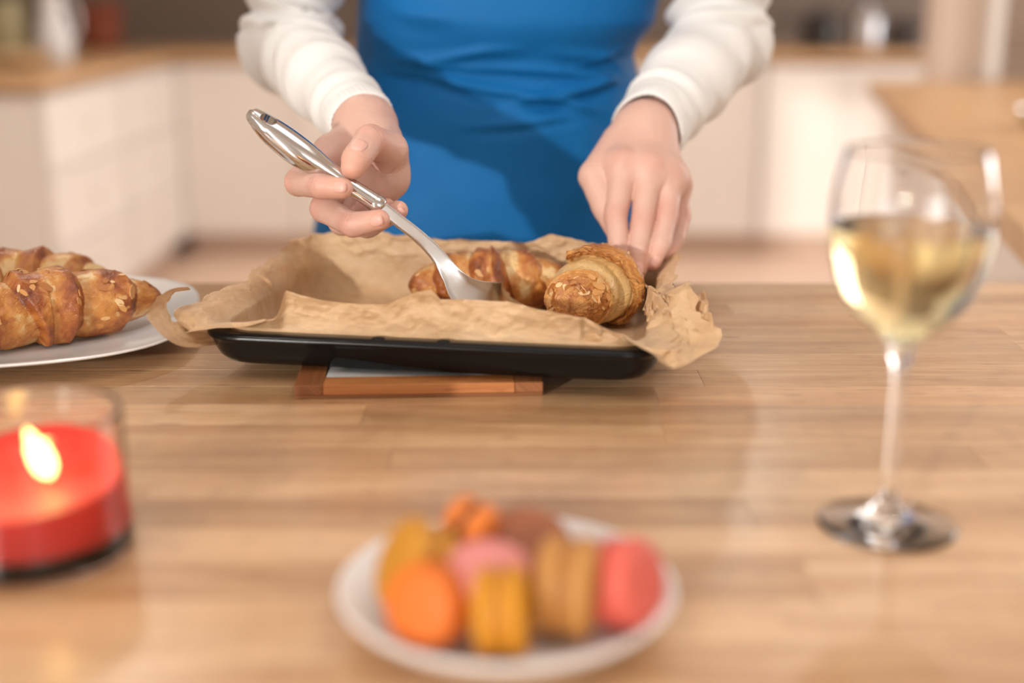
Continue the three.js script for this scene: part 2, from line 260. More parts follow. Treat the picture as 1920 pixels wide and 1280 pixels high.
// things on the far worktops
const jar = (pts, n = 40) => lathe(smoothPts(pts, 60), n);
{
  const onFar = (px, py) => onTable(px, py, -0.002);
  let p = onFar(106, 118), t = thing('ceramic_jug', 'white ceramic jug standing on the left worktop', 'jug', V(p.x, 0.898, p.z));
  part('body', jar([[0, 0.001], [0.05, 0.001], [0.062, 0.03], [0.066, 0.08], [0.055, 0.14], [0.042, 0.2], [0.048, 0.25], [0.045, 0.25], [0.038, 0.2], [0.05, 0.14], [0.06, 0.08], [0.05, 0.01], [0, 0.008]]), std([0.78, 0.78, 0.80], 0.25), t);
  part('handle', new THREE.TubeGeometry(new THREE.CatmullRomCurve3([V(0.04, 0.22, 0), V(0.085, 0.2, 0), V(0.09, 0.13, 0), V(0.062, 0.08, 0)]), 24, 0.007, 10), std([0.78, 0.78, 0.80], 0.25), t);
  p = onFar(20, 118); t = thing('storage_jar', 'khaki storage jar with a dark lid at the left picture edge', 'jar', V(p.x, 0.898, p.z));
  part('body', jar([[0, 0], [0.06, 0.0], [0.07, 0.02], [0.07, 0.2], [0.055, 0.225], [0, 0.226]]), std([0.36, 0.31, 0.17], 0.35), t);
  part('lid', jar([[0.058, 0.222], [0.06, 0.226], [0.06, 0.25], [0.02, 0.256], [0.012, 0.28], [0, 0.282]]), std([0.09, 0.07, 0.05], 0.5), t);
  p = onFar(62, 122); t = thing('wooden_bowl', 'low pale wooden bowl before the jug and the jar', 'bowl', V(p.x + 0.02, 0.898, p.z + 0.16));
  part('bowl', jar([[0, 0], [0.05, 0.0], [0.085, 0.025], [0.105, 0.055], [0.1, 0.056], [0.08, 0.03], [0.045, 0.008], [0, 0.007]]), std([0.62, 0.45, 0.26], 0.5), t);
  p = onFar(192, 92); t = thing('plant_pot', 'rust red clay pot on the left worktop beside the jug', 'pot', V(p.x, 0.898, p.z));
  part('pot', jar([[0, 0], [0.075, 0.0], [0.098, 0.16], [0.105, 0.165], [0.105, 0.2], [0.095, 0.2], [0.09, 0.16], [0.07, 0.02], [0, 0.015]]), std([0.26, 0.065, 0.03], 0.7), t);
  part('soil', new THREE.CylinderGeometry(0.09, 0.088, 0.02, 32).translate(0, 0.165, 0), std([0.05, 0.035, 0.025], 1), t);
  const pan = (px, label, rad, h, rgb, metal) => { const q = V((px - 960) / F * 5.85, 0.898, -5.95), o = thing('saucepan', label, 'saucepan', q, 'saucepans on the back worktop'), m = std(rgb, 0.3, { metalness: metal });
    o.rotation.y = px < 1600 ? R(200) : R(-75);
    part('pan', jar([[0, 0], [rad * 0.92, 0], [rad, 0.012], [rad, h], [rad + 0.004, h + 0.003], [rad - 0.004, h + 0.003], [rad - 0.004, 0.015], [0, 0.006]]), m, o); part('lid', jar([[rad, h + 0.004], [rad * 0.8, h + 0.02], [0.02, h + 0.03], [0.012, h + 0.05], [0, h + 0.052]]), m, o);
    part('handle', new THREE.TubeGeometry(new THREE.CatmullRomCurve3([V(rad - 0.002, h - 0.02, 0), V(rad + 0.05, h - 0.005, 0.02), V(rad + 0.15, h + 0.005, 0.05)]), 16, 0.008, 8), m, o); };
  pan(1532, 'dark saucepan on the back worktop, nearest the white sleeve', 0.085, 0.13, [0.03, 0.025, 0.022], 0);
  pan(1616, 'shiny steel saucepan on the back worktop between two dark ones', 0.075, 0.15, [0.72, 0.72, 0.74], 1);
  pan(1685, 'dark saucepan on the back worktop, nearest the tiled partition', 0.07, 0.1, [0.05, 0.035, 0.028], 0);
  p = onTable(1952, 240, 0); t = thing('steel_bowl', 'small steel bowl on the right worktop, cut by the picture edge', 'bowl', V(p.x, 0.902, p.z));
  part('bowl', jar([[0, 0], [0.025, 0], [0.04, 0.012], [0.05, 0.035], [0.048, 0.036], [0.037, 0.014], [0.02, 0.003], [0, 0.002]]), std([0.8, 0.82, 0.85], 0.18, { metalness: 1 }), t);
}

// ---------------------------------------------------------------- the table
{
  const t = thing('table', 'oiled oak table top of glued staves on four square legs', 'table', V(0, 0, 0));
  const r = rng(11), X0 = -0.85, X1 = 0.95, Z0 = -1.18, W = 0.0405, N = 23, gap = 0.00012;
  for (let j = 0; j < N; j++) {
    let x = X0, first = true;
    while (x < X1 - 0.001) {
      let len = first ? 0.12 + 0.42 * r() : 0.32 + 0.34 * r(); first = false; let e = Math.min(X1, x + len); if (X1 - e < 0.12) e = X1;
      const g = new RoundedBoxGeometry(e - x - gap, 0.036, W - gap, 1, 0.00025); fibreUV(g, r() * 4, r() * 4);
      part('stave', g, tableOak[Math.floor(r() * tableOak.length)], t).position.set((x + e) / 2, TT - 0.018, Z0 + W * (j + 0.5)); x = e;
    }
  }
  const Z1 = Z0 + W * N, legMat = std([0.9, 0.8, 0.7], 0.4, { map: oakMap });
  for (const x of [X0 + 0.08, X1 - 0.08]) for (const z of [Z0 + 0.08, Z1 - 0.08]) part('leg', box(0.07, TT - 0.036, 0.07, x, (TT - 0.036) / 2, z, 0.004), legMat, t);
  for (const z of [Z0 + 0.09, Z1 - 0.09]) part('apron_rail', box(X1 - X0 - 0.23, 0.09, 0.025, (X0 + X1) / 2, TT - 0.036 - 0.045, z, 0.002), legMat, t);
  for (const x of [X0 + 0.09, X1 - 0.09]) part('apron_rail', box(0.025, 0.09, Z1 - Z0 - 0.23, x, TT - 0.036 - 0.045, (Z0 + Z1) / 2, 0.002), legMat, t);
}
// ---------------------------------------------------------------- trivet, tray, baking paper
const trivetTurn = R(-2.6), trayTurn = R(-9.3), trayAt = V(-0.0425, TT + 0.0099, -0.958);
{
  const c = V(-0.0672, TT, -0.8300), t = thing('trivet', 'square wooden framed trivet with a white tile, under the black tray', 'trivet', c);
  t.rotation.y = R(2.7); c.z -= 0.085; t.position.copy(c);
  const m = std([0.72, 0.44, 0.25], 0.5, { map: oakMap }), m2 = std([0.40, 0.23, 0.13], 0.55, { map: oakMap }), S = 0.169, w = 0.019;
  part('base_board', fibreUV(box(S, 0.0024, S, 0, 0.0012, 0, 0.0006), 0.1, 0.4), std([0.34, 0.20, 0.12], 0.8, { map: oakMap }), t, 'thin dark plywood base');
  part('frame_rail', turnedUV(box(S - 2 * w - 0.0006, 0.0072, w, 0, 0.0061, S / 2 - w / 2, 0.0006), 'x', 0.3, 0.2), m, t);
  part('frame_rail', turnedUV(box(S - 2 * w - 0.0006, 0.0072, w, 0, 0.0061, -S / 2 + w / 2, 0.0006), 'x', 0.7, 0.6), m, t);
  for (const s of [-1, 1]) part('frame_rail', turnedUV(box(w, 0.0072, S, s * (S / 2 - w / 2), 0.0061, 0, 0.0006), 'z', 0.5, 0.3 * s), m2, t);
  part('tile', box(S - 2 * w - 0.001, 0.0066, S - 2 * w - 0.001, 0, 0.0057, 0, 0.001), std([0.80, 0.79, 0.77], 0.28), t, 'white glazed tile');
}
function ring(a, b, r, q) {                       // point and outward direction on a rounded rectangle, q 0..4 from the front left corner
  const s = Math.floor(q) % 4, f = q - Math.floor(q); let x, z;
  if (s === 0) { x = -a + 2 * a * f; z = b; } else if (s === 1) { x = a; z = b - 2 * b * f; } else if (s === 2) { x = a - 2 * a * f; z = -b; } else { x = -a; z = -b + 2 * b * f; }
  const cx = clamp(x, -(a - r), a - r), cz = clamp(z, -(b - r), b - r), l = Math.hypot(x - cx, z - cz) || 1;
  return { x: cx + (x - cx) / l * r, z: cz + (z - cz) / l * r, nx: (x - cx) / l, nz: (z - cz) / l };
}
// rings of growing q density at the corners
const TA = 0.1635, TB = 0.1195, TH = 0.0262;
{
  const t = thing('baking_tray', 'shallow black enamelled baking tray lined with brown paper', 'baking tray', trayAt); t.rotation.y = trayTurn;
  // profile: inset from the outer edge, height; outside bottom -> lip -> inside floor
  const prof = [[0.09, 0], [0.026, 0], [0.017, 0.0006], [0.0105, 0.003], [0.0068, 0.007], [0.0045, 0.012], [0.0030, 0.0175], [0.0022, 0.0196], [0.0006, 0.0207], [0, 0.0222], [0.0003, 0.0237], [0.0013, 0.0250], [0.0028, 0.0258], [0.0045, 0.0262], [0.0105, 0.0262], [0.0120, 0.0252], [0.0135, 0.018], [0.0155, 0.009], [0.019, 0.0035], [0.026, 0.0016], [0.09, 0.0014]];
  const N = prof.length - 1;
  const g = grid(320, N, (u, v) => { const [ins, y] = prof[Math.round(v * N)], p = ring(TA - ins, TB - ins, Math.max(0.030 - ins * 0.5, 0.012), u * 4); return V(p.x, y, p.z); }, { closeU: true });
  part('pan', merge([g, box(0.16, 0.0012, 0.07, 0, 0.0007, 0)]), std([0.006, 0.0058, 0.0056], 0.2, { specularIntensity: 0.45, side: THREE.DoubleSide }), t);
  const bump = new THREE.SphereGeometry(0.0052, 20, 12, 0, Math.PI * 2, 0, Math.PI / 2).scale(1, 0.32, 0.8), bm = std([0.006, 0.0058, 0.0056], 0.2, { specularIntensity: 0.45 });
  for (const x of [-0.032, 0.014]) part('stop_bump', bump, bm, t).position.set(x, TH - 0.0003, TB - 0.0068);
}
const ridge = (x, y, s) => 1 - 2.2 * Math.abs(noise(x, y, 0.5, s));
{
  const IA = TA - 0.0142, IB = TB - 0.0142, IR = 0.024;
  // [q, outwards, up] of the paper's edge against the tray's inner rim
  const edge = [[0, 0.037, -0.001], [0.04, 0.021, 0.003], [0.1, 0.0145, 0.006], [0.148, 0.010, 0.010], [0.166, 0.001, 0.028], [0.2, 0.001, 0.025], [0.25, 0.001, 0.022], [0.33, 0.0, 0.020], [0.41, 0.001, 0.021], [0.47, 0.0, 0.029], [0.515, 0.0, 0.032], [0.535, 0.001, 0.026], [0.6, 0.0, 0.026], [0.69, 0.0, 0.026], [0.76, 0.002, 0.022], [0.87, 0.006, 0.018], [0.95, 0.018, 0.010],
    [1.0, 0.044, -0.010], [1.1, 0.05, -0.004], [1.18, 0.046, 0.012], [1.25, 0.04, 0.030], [1.29, 0.034, 0.032], [1.35, 0.022, 0.022], [1.43, 0.019, 0.018], [1.6, 0.019, 0.019], [1.8, 0.019, 0.022], [1.95, 0.019, 0.024], [2.0, 0.016, 0.026], [2.1, 0.01, 0.024], [2.2, 0.006, 0.027], [2.3, 0.003, 0.034], [2.38, 0.004, 0.026], [2.5, 0.004, 0.024], [2.6, 0.004, 0.027], [2.75, 0.003, 0.029], [2.83, 0.004, 0.037], [2.9, 0.007, 0.031], [2.96, 0.012, 0.026],
    [3.0, 0.012, 0.027], [3.2, 0.012, 0.021], [3.4, 0.014, 0.017], [3.6, 0.02, 0.013], [3.8, 0.03, 0.010], [3.92, 0.038, 0.006], [4, 0.037, -0.001]];
  const edgeAt = (q) => { let i = 0; while (i < edge.length - 2 && edge[i + 1][0] < q) i++; const [a, b] = [edge[i], edge[i + 1]], t = clamp((q - a[0]) / (b[0] - a[0]), 0, 1); return [lerp(a[1], b[1], t), lerp(a[2], b[2], t)]; };
  const NU = 800, NV = 90;
  const f = (u, v) => {
    const q = (u * 4) % 4, p = ring(IA, IB, IR, q), fl = ring(IA - 0.016, IB - 0.016, 0.016, q), [o, up] = edgeAt(q);
    let x, y, z, nx = 0, ny = 1, nz = 0, amp, len;
    if (v < 0.3) { const k = v / 0.3; x = fl.x * k; z = fl.z * k; y = 0.0028; amp = 0.0007 * Math.min(1, k * 2); len = k * 0.1; }
    else if (v < 0.52) { const k = (v - 0.3) / 0.22; const e = 1 - (1 - k) ** 2.3; x = lerp(fl.x, p.x, e); z = lerp(fl.z, p.z, e); y = 0.0030 + (TH - 0.0015) * k ** 1.7; nx = p.nx * 0.8; nz = p.nz * 0.8; ny = 0.3; amp = 0.0022 * (1 - 0.6 * k); len = 0.1 + k * 0.03; }
    else { const k = (v - 0.52) / 0.48, over = o > 0.012 ? 0.004 * Math.sin(k * Math.PI) : 0; x = p.x + p.nx * o * k ** (up > 0.015 ? 1.3 : 0.8); z = p.z + p.nz * o * k ** (up > 0.015 ? 1.3 : 0.8); y = TH + 0.0015 + up * k + over; nx = p.nx * 0.9; nz = p.nz * 0.9; ny = 0.35; amp = 0.0008 + (q > 0.86 && q < 1.42 ? 0.0120 : q > 1.42 ? 0.0055 : 0.0048) * Math.min(1, k * 2.5); len = 0.13 + k * Math.hypot(o, up); }
    // arc length round the tray for the crease pattern
    const s = q * 0.27, c = 0.55 * facet(s * 42 + len * 10, len * 44, 3) + 0.33 * facet(s * 95 + len * 30, len * 105, 4) + 0.17 * facet(s * 220, len * 230 - s * 60, 5);
    const push = c * amp, inside = v >= 0.3 && v < 0.52 ? -Math.abs(push) : push - (v < 0.3 ? 0 : amp * 0.3);
    return V(x + nx * inside, Math.max(y + ny * (v < 0.3 ? Math.abs(push) : push), 0.0024), z + nz * inside);
  };
  const uvp = (u, v) => [u * 4 * 0.27 / 0.12, v * 0.13 / 0.12];
  const sheet = grid(NU, NV, f, { closeU: true, uv: uvp });
  // the loose corner that curls up at the front left
  const A = [[418, 646, 0.922], [356, 652, 0.892], [315, 637, 0.877], [286, 609, 0.879], [274, 589, 0.885], [296, 561, 0.895], [316, 543, 0.905], [352, 538, 0.92]].map((a) => at(...a)), B = [[425, 615, 0.918], [346, 604, 0.908], [324, 602, 0.908], [318, 590, 0.912], [314, 571, 0.918], [320, 557, 0.922], [336, 547, 0.928], [355, 540, 0.926]].map((a) => at(...a));
  const ca = new THREE.CatmullRomCurve3(A), cb = new THREE.CatmullRomCurve3(B), inv = new THREE.Matrix4().makeRotationY(trayTurn).setPosition(trayAt).invert();
  const flap = grid(90, 28, (u, v) => { const p = ca.getPoint(u).lerp(cb.getPoint(u), v); p.z -= 0.006 * Math.sin(v * Math.PI) * (1 - u); const n = 0.0042 * facet(u * 6, v * 2, 8) + 0.0018 * facet(u * 15, v * 6, 9); p.y += n * 0.5; p.z += n; return p.applyMatrix4(inv); }, { uv: (u, v) => [u * 0.9, v * 0.3] });
  // a crumpled fold standing inside the front right corner
  const A2 = [[1205, 575, 0.915], [1214, 545, 0.92], [1212, 524, 0.925], [1232, 538, 0.918], [1246, 550, 0.915], [1270, 560, 0.912], [1300, 548, 0.91], [1322, 534, 0.908]].map((a) => at(...a)), B2 = [[1215, 600, 0.90], [1228, 596, 0.90], [1244, 590, 0.898], [1258, 596, 0.896], [1276, 606, 0.892], [1294, 616, 0.888], [1316, 622, 0.885], [1338, 628, 0.88]].map((a) => at(...a));
  const ca2 = new THREE.CatmullRomCurve3(A2), cb2 = new THREE.CatmullRomCurve3(B2);
  const fold = grid(110, 40, (u, v) => { const p = ca2.getPoint(u).lerp(cb2.getPoint(u), v), n = 0.009 * facet(u * 6, v * 2.5, 18) + 0.004 * facet(u * 15, v * 7, 19); p.y += n * 0.6 - 0.002; p.z += n * 0.8; return p.applyMatrix4(inv); }, { uv: (u, v) => [u, v * 0.4] });
  const fibres = dataMap(512, 512, (x, y) => { const h = 150 + 60 * wrapNoise(x * 60, 60, y * 60, 31) * 0.6 + 40 * wrapNoise(x * 160, 160, y * 150, 32); return [h, h, h]; }, false);
  const tone = dataMap(512, 512, (x, y) => { const n = 0.5 + 0.25 * wrapNoise(x * 5, 5, y * 5, 33) + 0.2 * wrapNoise(x * 22, 22, y * 25, 34) + 0.12 * wrapNoise(x * 120, 120, y * 120, 35); return [lerp(200, 232, n), lerp(160, 198, n), lerp(116, 156, n)]; });
  const paper = new THREE.MeshPhysicalMaterial({ color: 0xffffff, map: tone, roughness: 0.62, bumpMap: fibres, bumpScale: 0.0002, transmission: 0.22, thickness: 0, side: THREE.DoubleSide });
  const m = part(numbered('baking_paper'), merge([sheet, flap, fold]), paper, scene); m.position.copy(trayAt); m.rotation.y = trayTurn;
  tag(m, 'creased brown baking paper spilling over the black tray', 'baking paper');
}

// ---------------------------------------------------------------- croissants
const blister = dataMap(512, 512, (x, y) => { const a = wrapNoise(x * 26, 26, y * 26, 60), b = wrapNoise(x * 70, 70, y * 70, 61), c = wrapNoise(x * 170, 170, y * 170, 62), h = 128 + 50 * a + 45 * b * (0.5 + 0.5 * a) + 24 * c; return [h, h, h]; }, false);
blister.repeat.set(1.6, 1.3);
const crust = std([1, 1, 1], 0.40, { vertexColors: true, bumpMap: blister, bumpScale: 0.0016, clearcoat: 0.22, clearcoatRoughness: 0.32 });
const C3 = { pale: [0.72, 0.42, 0.14], gold: [0.60, 0.245, 0.050], brown: [0.36, 0.096, 0.016], dark: [0.16, 0.034, 0.007], cream: [0.78, 0.54, 0.25] };
const mix3 = (a, b, t) => [lerp(a[0], b[0], t), lerp(a[1], b[1], t), lerp(a[2], b[2], t)];
const flakeGeo = [0, 1, 2].map((k) => { const r = rng(70 + k), s = new THREE.Shape(), n = 8; for (let i = 0; i <= n; i++) { const a = i / n * Math.PI * 2, q = (i % n === 0 ? 1 : 0.72 + 0.4 * r()); s[i ? 'lineTo' : 'moveTo'](Math.cos(a) * q, Math.sin(a) * q * 0.62); } return new THREE.ExtrudeGeometry(s, { depth: 0.16, bevelEnabled: false, steps: 1 }).rotateX(-Math.PI / 2); });
const flakeMats = [[0.72, 0.42, 0.17], [0.62, 0.30, 0.095], [0.80, 0.55, 0.28], [0.45, 0.17, 0.045]].map((c) => std(c, 0.5));
function sprinkle(parent, f, count, seed, size, pick) {        // almond flakes lying on a surface f(u, v)
  const r = rng(seed); let n = 0, tries = 0;
  while (n < count && tries++ < count * 40) {
    const u = r(), v = r(), w = pick(u, v); if (r() > w) continue;
    const e = 0.004, p = f(u, v), a = f((u + e) % 1, v).sub(p), b = f(u, Math.min(v + e, 1)).sub(p), nrm = a.cross(b).normalize();
    const m = part('almond_flake', flakeGeo[n % 3], flakeMats[Math.floor(r() * 4)], parent), s = size * (0.4 + 0.95 * r());
    m.position.copy(p).addScaledVector(nrm, -0.0002); m.scale.set(s, s * 0.85, s * (0.8 + 0.5 * r()));
    m.quaternion.setFromUnitVectors(V(0, 1, 0), nrm.addScaledVector(V(r() - 0.5, r() - 0.5, r() - 0.5), 0.45).normalize()); m.rotateY(r() * 6.28); n++;
  }
}
// a rolled croissant lying along local x; layers step up towards the middle
function makeCroissant(label, p, turn, { L = 0.15, RR = 0.03, bend = 0.02, K = 2.6, step = 0.235, seed = 1, flakes = 24, flakeSize = 0.005, off = 0.1, tall = 1, pale = 0.5, bake = 0 }) {
  const t = thing('croissant', label, 'croissant', p); t.rotation.y = turn;
  const saw = (w) => { const q = w - Math.floor(w); return q > 0.84 ? sstep(1, 0.84, q) : Math.pow(q / 0.84, 0.8); };
  const tone = (w) => w - Math.floor(w);
  const W = (th, v) => { const s = Math.abs(2 * v - 1); return s * K + off + 0.22 * Math.sin(th * 1 + seed + (v > 0.5 ? 1.4 : 0)) + 0.05 * noise(th * 2, v * 6, 0, seed); };
  const f = (u, v) => {
    const th = u * Math.PI * 2 - Math.PI / 2, s = Math.abs(2 * v - 1), base = RR * Math.pow(Math.max(1 - s ** 2.3, 0), 0.62) * (1 - 0.06 * s);
    const w = W(th, v), k = saw(w), r = base * (1.03 - 0.9 * step + step * k) + 0.0022 * (k > 0.4 ? k : 0) * fbm(th * 2.6, v * 15, seed, 3, 17) * Math.min(1, base / 0.012) + 0.0006 * fbm(th * 3, v * 22, seed, 3, 7) * (base > 0.004 ? 1 : 0);
    const cy = Math.sin(th) * r * tall, cz = Math.cos(th) * r * 1.06;
    return V((v - 0.5) * L, Math.max(cy, -RR * 0.82 * tall * Math.min(1, base / RR + 0.15)), cz + bend * (2 * v - 1) ** 2 + 0.0);
  };
  const col = (u, v) => {
    const th = u * Math.PI * 2 - Math.PI / 2, w = tone(W(th, v)), top = 0.5 + 0.5 * Math.sin(th), s = Math.abs(2 * v - 1);
    const n = fbm(th * 1.6, v * 13, 1, 4, seed) * 1.1 + 0.35 * noise(th * 9, v * 60, 0, seed + 5) * 0.5;
    let b = 0.16 + sstep(0.22, 0.85, w) * 0.54 + 0.14 * top + 0.30 * s * s + n * 0.72 + bake;
    b = clamp(b, 0, 1.25); const light = mix3(C3.cream, C3.pale, clamp(0.5 + n, 0, 1));
    let c = b < 0.45 ? mix3(light, C3.gold, sstep(0.05 + pale * 0.1, 0.45, b)) : b < 0.85 ? mix3(C3.gold, C3.brown, (b - 0.45) / 0.4) : mix3(C3.brown, C3.dark, (b - 0.85) / 0.4);
    return c;
  };
  part('pastry', grid(150, 230, f, { closeU: true, color: col }), crust, t);
  sprinkle(t, f, flakes, seed * 13 + 1, flakeSize, (u, v) => { const th = u * Math.PI * 2 - Math.PI / 2, w = tone(W(th, v)), s = Math.abs(2 * v - 1); return (Math.sin(th) > -0.35 ? 1 : 0) * (w > 0.35 && w < 0.93 ? 1 : 0.04) * (s < 0.93 ? 1 : 0); });
  return t;
}
// back left of the tray
makeCroissant('glossy croissant lying behind the spatula in the baking tray', V(-0.018, TT + 0.0134 + 0.0225, -1.030), R(4), { L: 0.135, RR: 0.0275, bend: 0.012, K: 2.3, step: 0.15, seed: 4, flakes: 14, flakeSize: 0.0035, off: 0.62, pale: 0.2, bake: 0.03 });
// on the left plate
makeCroissant('large almond croissant at the front of the left white plate', V(-0.357, TT + 0.0088 + 0.0255, -0.945), R(33), { L: 0.178, RR: 0.0300, bend: 0.010, K: 2.2, seed: 9, flakes: 95, flakeSize: 0.0046, off: 0.55, bake: 0.10 });
makeCroissant('pale croissant half hidden behind the others on the left plate', V(-0.405, TT + 0.0088 + 0.0245, -1.035), R(8), { L: 0.14, RR: 0.0290, bend: -0.01, K: 2.2, seed: 12, flakes: 10, flakeSize: 0.004, off: 0.2, pale: 0.9, bake: -0.25 });
makeCroissant('shiny brown croissant cut by the left picture edge', V(-0.449, TT + 0.0088 + 0.0285, -0.975), R(70), { L: 0.12, RR: 0.0335, bend: 0.01, K: 2.0, seed: 15, flakes: 12, flakeSize: 0.004, off: 0.35, bake: 0.1 });

// the croissant held up at the right of the tray, tip towards the viewer
{
  const t = thing('croissant', 'upright almond croissant with flaky rolled layers, touched by the right hand', 'croissant', at(1117, 541, 0.992));
  const ax = V(-0.13, 0.03, 0.98).normalize(), side = V(0, 1, 0).cross(ax).normalize(), up = ax.clone().cross(side);   // side points to the picture's right
  // how far the outer roll stands proud round the axis: full from the upper left over the top and right to the bottom
  const roll = (th) => { const d = ((th * 180 / Math.PI) + 360) % 360; return d < 112 ? 1 : d < 128 ? 1 - sstep(112, 128, d) : d < 285 ? 0 : sstep(285, 300, d); };   // th 0 right, 90 up
  const P = [[-0.075, 0.004], [-0.068, 0.013], [-0.05, 0.022], [-0.03, 0.029], [-0.012, 0.0332], [0.0, 0.0343], [0.004, 0.0340], [0.0055, 0.0325], [0.005, 0.0305], [0.0020, 0.0285], [0.003, 0.0268], [0.009, 0.0258], [0.018, 0.0254], [0.024, 0.0238], [0.0275, 0.0236], [0.0295, 0.0232], [0.0305, 0.0218], [0.0335, 0.0202], [0.038, 0.0178], [0.0415, 0.0152], [0.0435, 0.0142], [0.0455, 0.0132], [0.0475, 0.0105], [0.049, 0.007], [0.0498, 0.0035], [0.05, 0.0002]];
  const seg = P.length - 1;
  const prof = (v) => { const k = Math.min(v * seg, seg - 1e-6), i = Math.floor(k), a = P[i], b = P[i + 1], q = k - i; return [lerp(a[0], b[0], q), lerp(a[1], b[1], q), k]; };
  const f = (u, v) => {
    const th = u * Math.PI * 2 - Math.PI / 2; let [z, r, k] = prof(v);
    const lipZone = sstep(1.5, 4, k) * (1 - sstep(9, 10.5, k)), L = roll(th);
    if (lipZone > 0) { const flat = 0.0262 - 0.02 * Math.max(0, -0.02 - z); r = lerp(r, Math.min(r, flat), (1 - L) * lipZone); z -= (1 - L) * lipZone * 0.006; z += lipZone * (0.0055 * Math.cos(th - 1.9) + 0.002); r *= 1 + 0.05 * lipZone * Math.cos(th - 0.5); }
    let lam = k > 4.6 && k < 9.2 ? 0.0011 * L * (Math.sin(k * 9 + 1.2 * noise(th * 3, k, 0, 3)) + 0.7 * noise(th * 14, k * 5, 0, 4)) : 0;
    const crustN = (k <= 4.6 ? 0.0030 : k < 9.3 ? 0.0016 : k < 13.5 ? 0.0002 : 0.0014) * fbm(th * 8, k * 2.6, 2, 4, 21);
    r += (k > 0.5 ? crustN : 0) * Math.min(1, r / 0.01); z += lam + 0.0026 * L * lipZone * fbm(th * 5, k * 0.6, 5, 3, 29) + 0.0011 * noise(th * 5, 0, 0, 24) * (k > 12.5 && k < 17 ? 1 : lipZone * 0.8);
    if (k > 12 && k < 24) { z += 0.004 * Math.cos(th - 2.4) * sstep(12, 14, k) * (1 - sstep(17, 23, k)); }
    const c = Math.cos(th) * r * 1.04, s = Math.max(Math.sin(th) * r, -0.0275), shift = -0.0075 * sstep(0.0035, 0.010, z) - 0.0075 * sstep(0.010, 0.05, z), p = ax.clone().multiplyScalar(z); return p.addScaledVector(side, c + shift).addScaledVector(up, s - (z > 0 ? 0.006 * z / 0.05 : 0));
  };
  const col = (u, v) => {
    const th = u * Math.PI * 2 - Math.PI / 2, [z, r, k] = prof(v), n = fbm(th * 2.5, k * 0.9, 3, 4, 41), fine = noise(th * 30, k * 6, 0, 42), L = roll(th);
    let c;
    if (k < 4.9) c = mix3(mix3(C3.gold, C3.pale, 0.35), C3.brown, clamp(0.5 + n * 0.9 + 0.2 * fine, 0, 1));
    else if (k < 9.3) { const lay = 0.5 + 0.5 * Math.sin(k * 18 + 2 * noise(th * 4, k, 0, 43)); c = mix3(mix3(C3.gold, C3.pale, 0.55), mix3(C3.gold, C3.brown, 0.65 + 0.3 * fine), clamp(0.2 + 0.75 * lay + n * 0.4, 0, 1)); if (L < 0.5) c = mix3(C3.cream, C3.gold, clamp(0.3 + n, 0, 1)); }
    else if (k < 13.4) c = mix3(C3.cream, C3.pale, clamp(0.35 + n * 0.8 + 0.12 * fine, 0, 1));
    else if (k < 15.6) c = mix3(C3.gold, C3.pale, clamp(0.35 + n + 0.3 * fine, 0, 1));
    else c = mix3(mix3(C3.gold, C3.pale, 0.25), C3.brown, clamp(0.42 + n * 0.9 + 0.2 * fine + 0.1 * Math.sin(k * 8), 0, 1));
    return c;
  };
  part('pastry', grid(220, 300, f, { closeU: true, color: col }), crust, t);
  sprinkle(t, f, 46, 77, 0.0046, (u, v) => { const k = v * seg, th = (u * 360 + 270) % 360; return (th < 210 || th > 320) && k > 16 && k < 21 ? 1 : 0; });
  sprinkle(t, f, 40, 78, 0.0034, (u, v) => { const k = v * seg, th = (u * 360 + 270) % 360; return (th < 118 || th > 300) && k > 2.2 && k < 4.8 ? 1 : 0; });
}
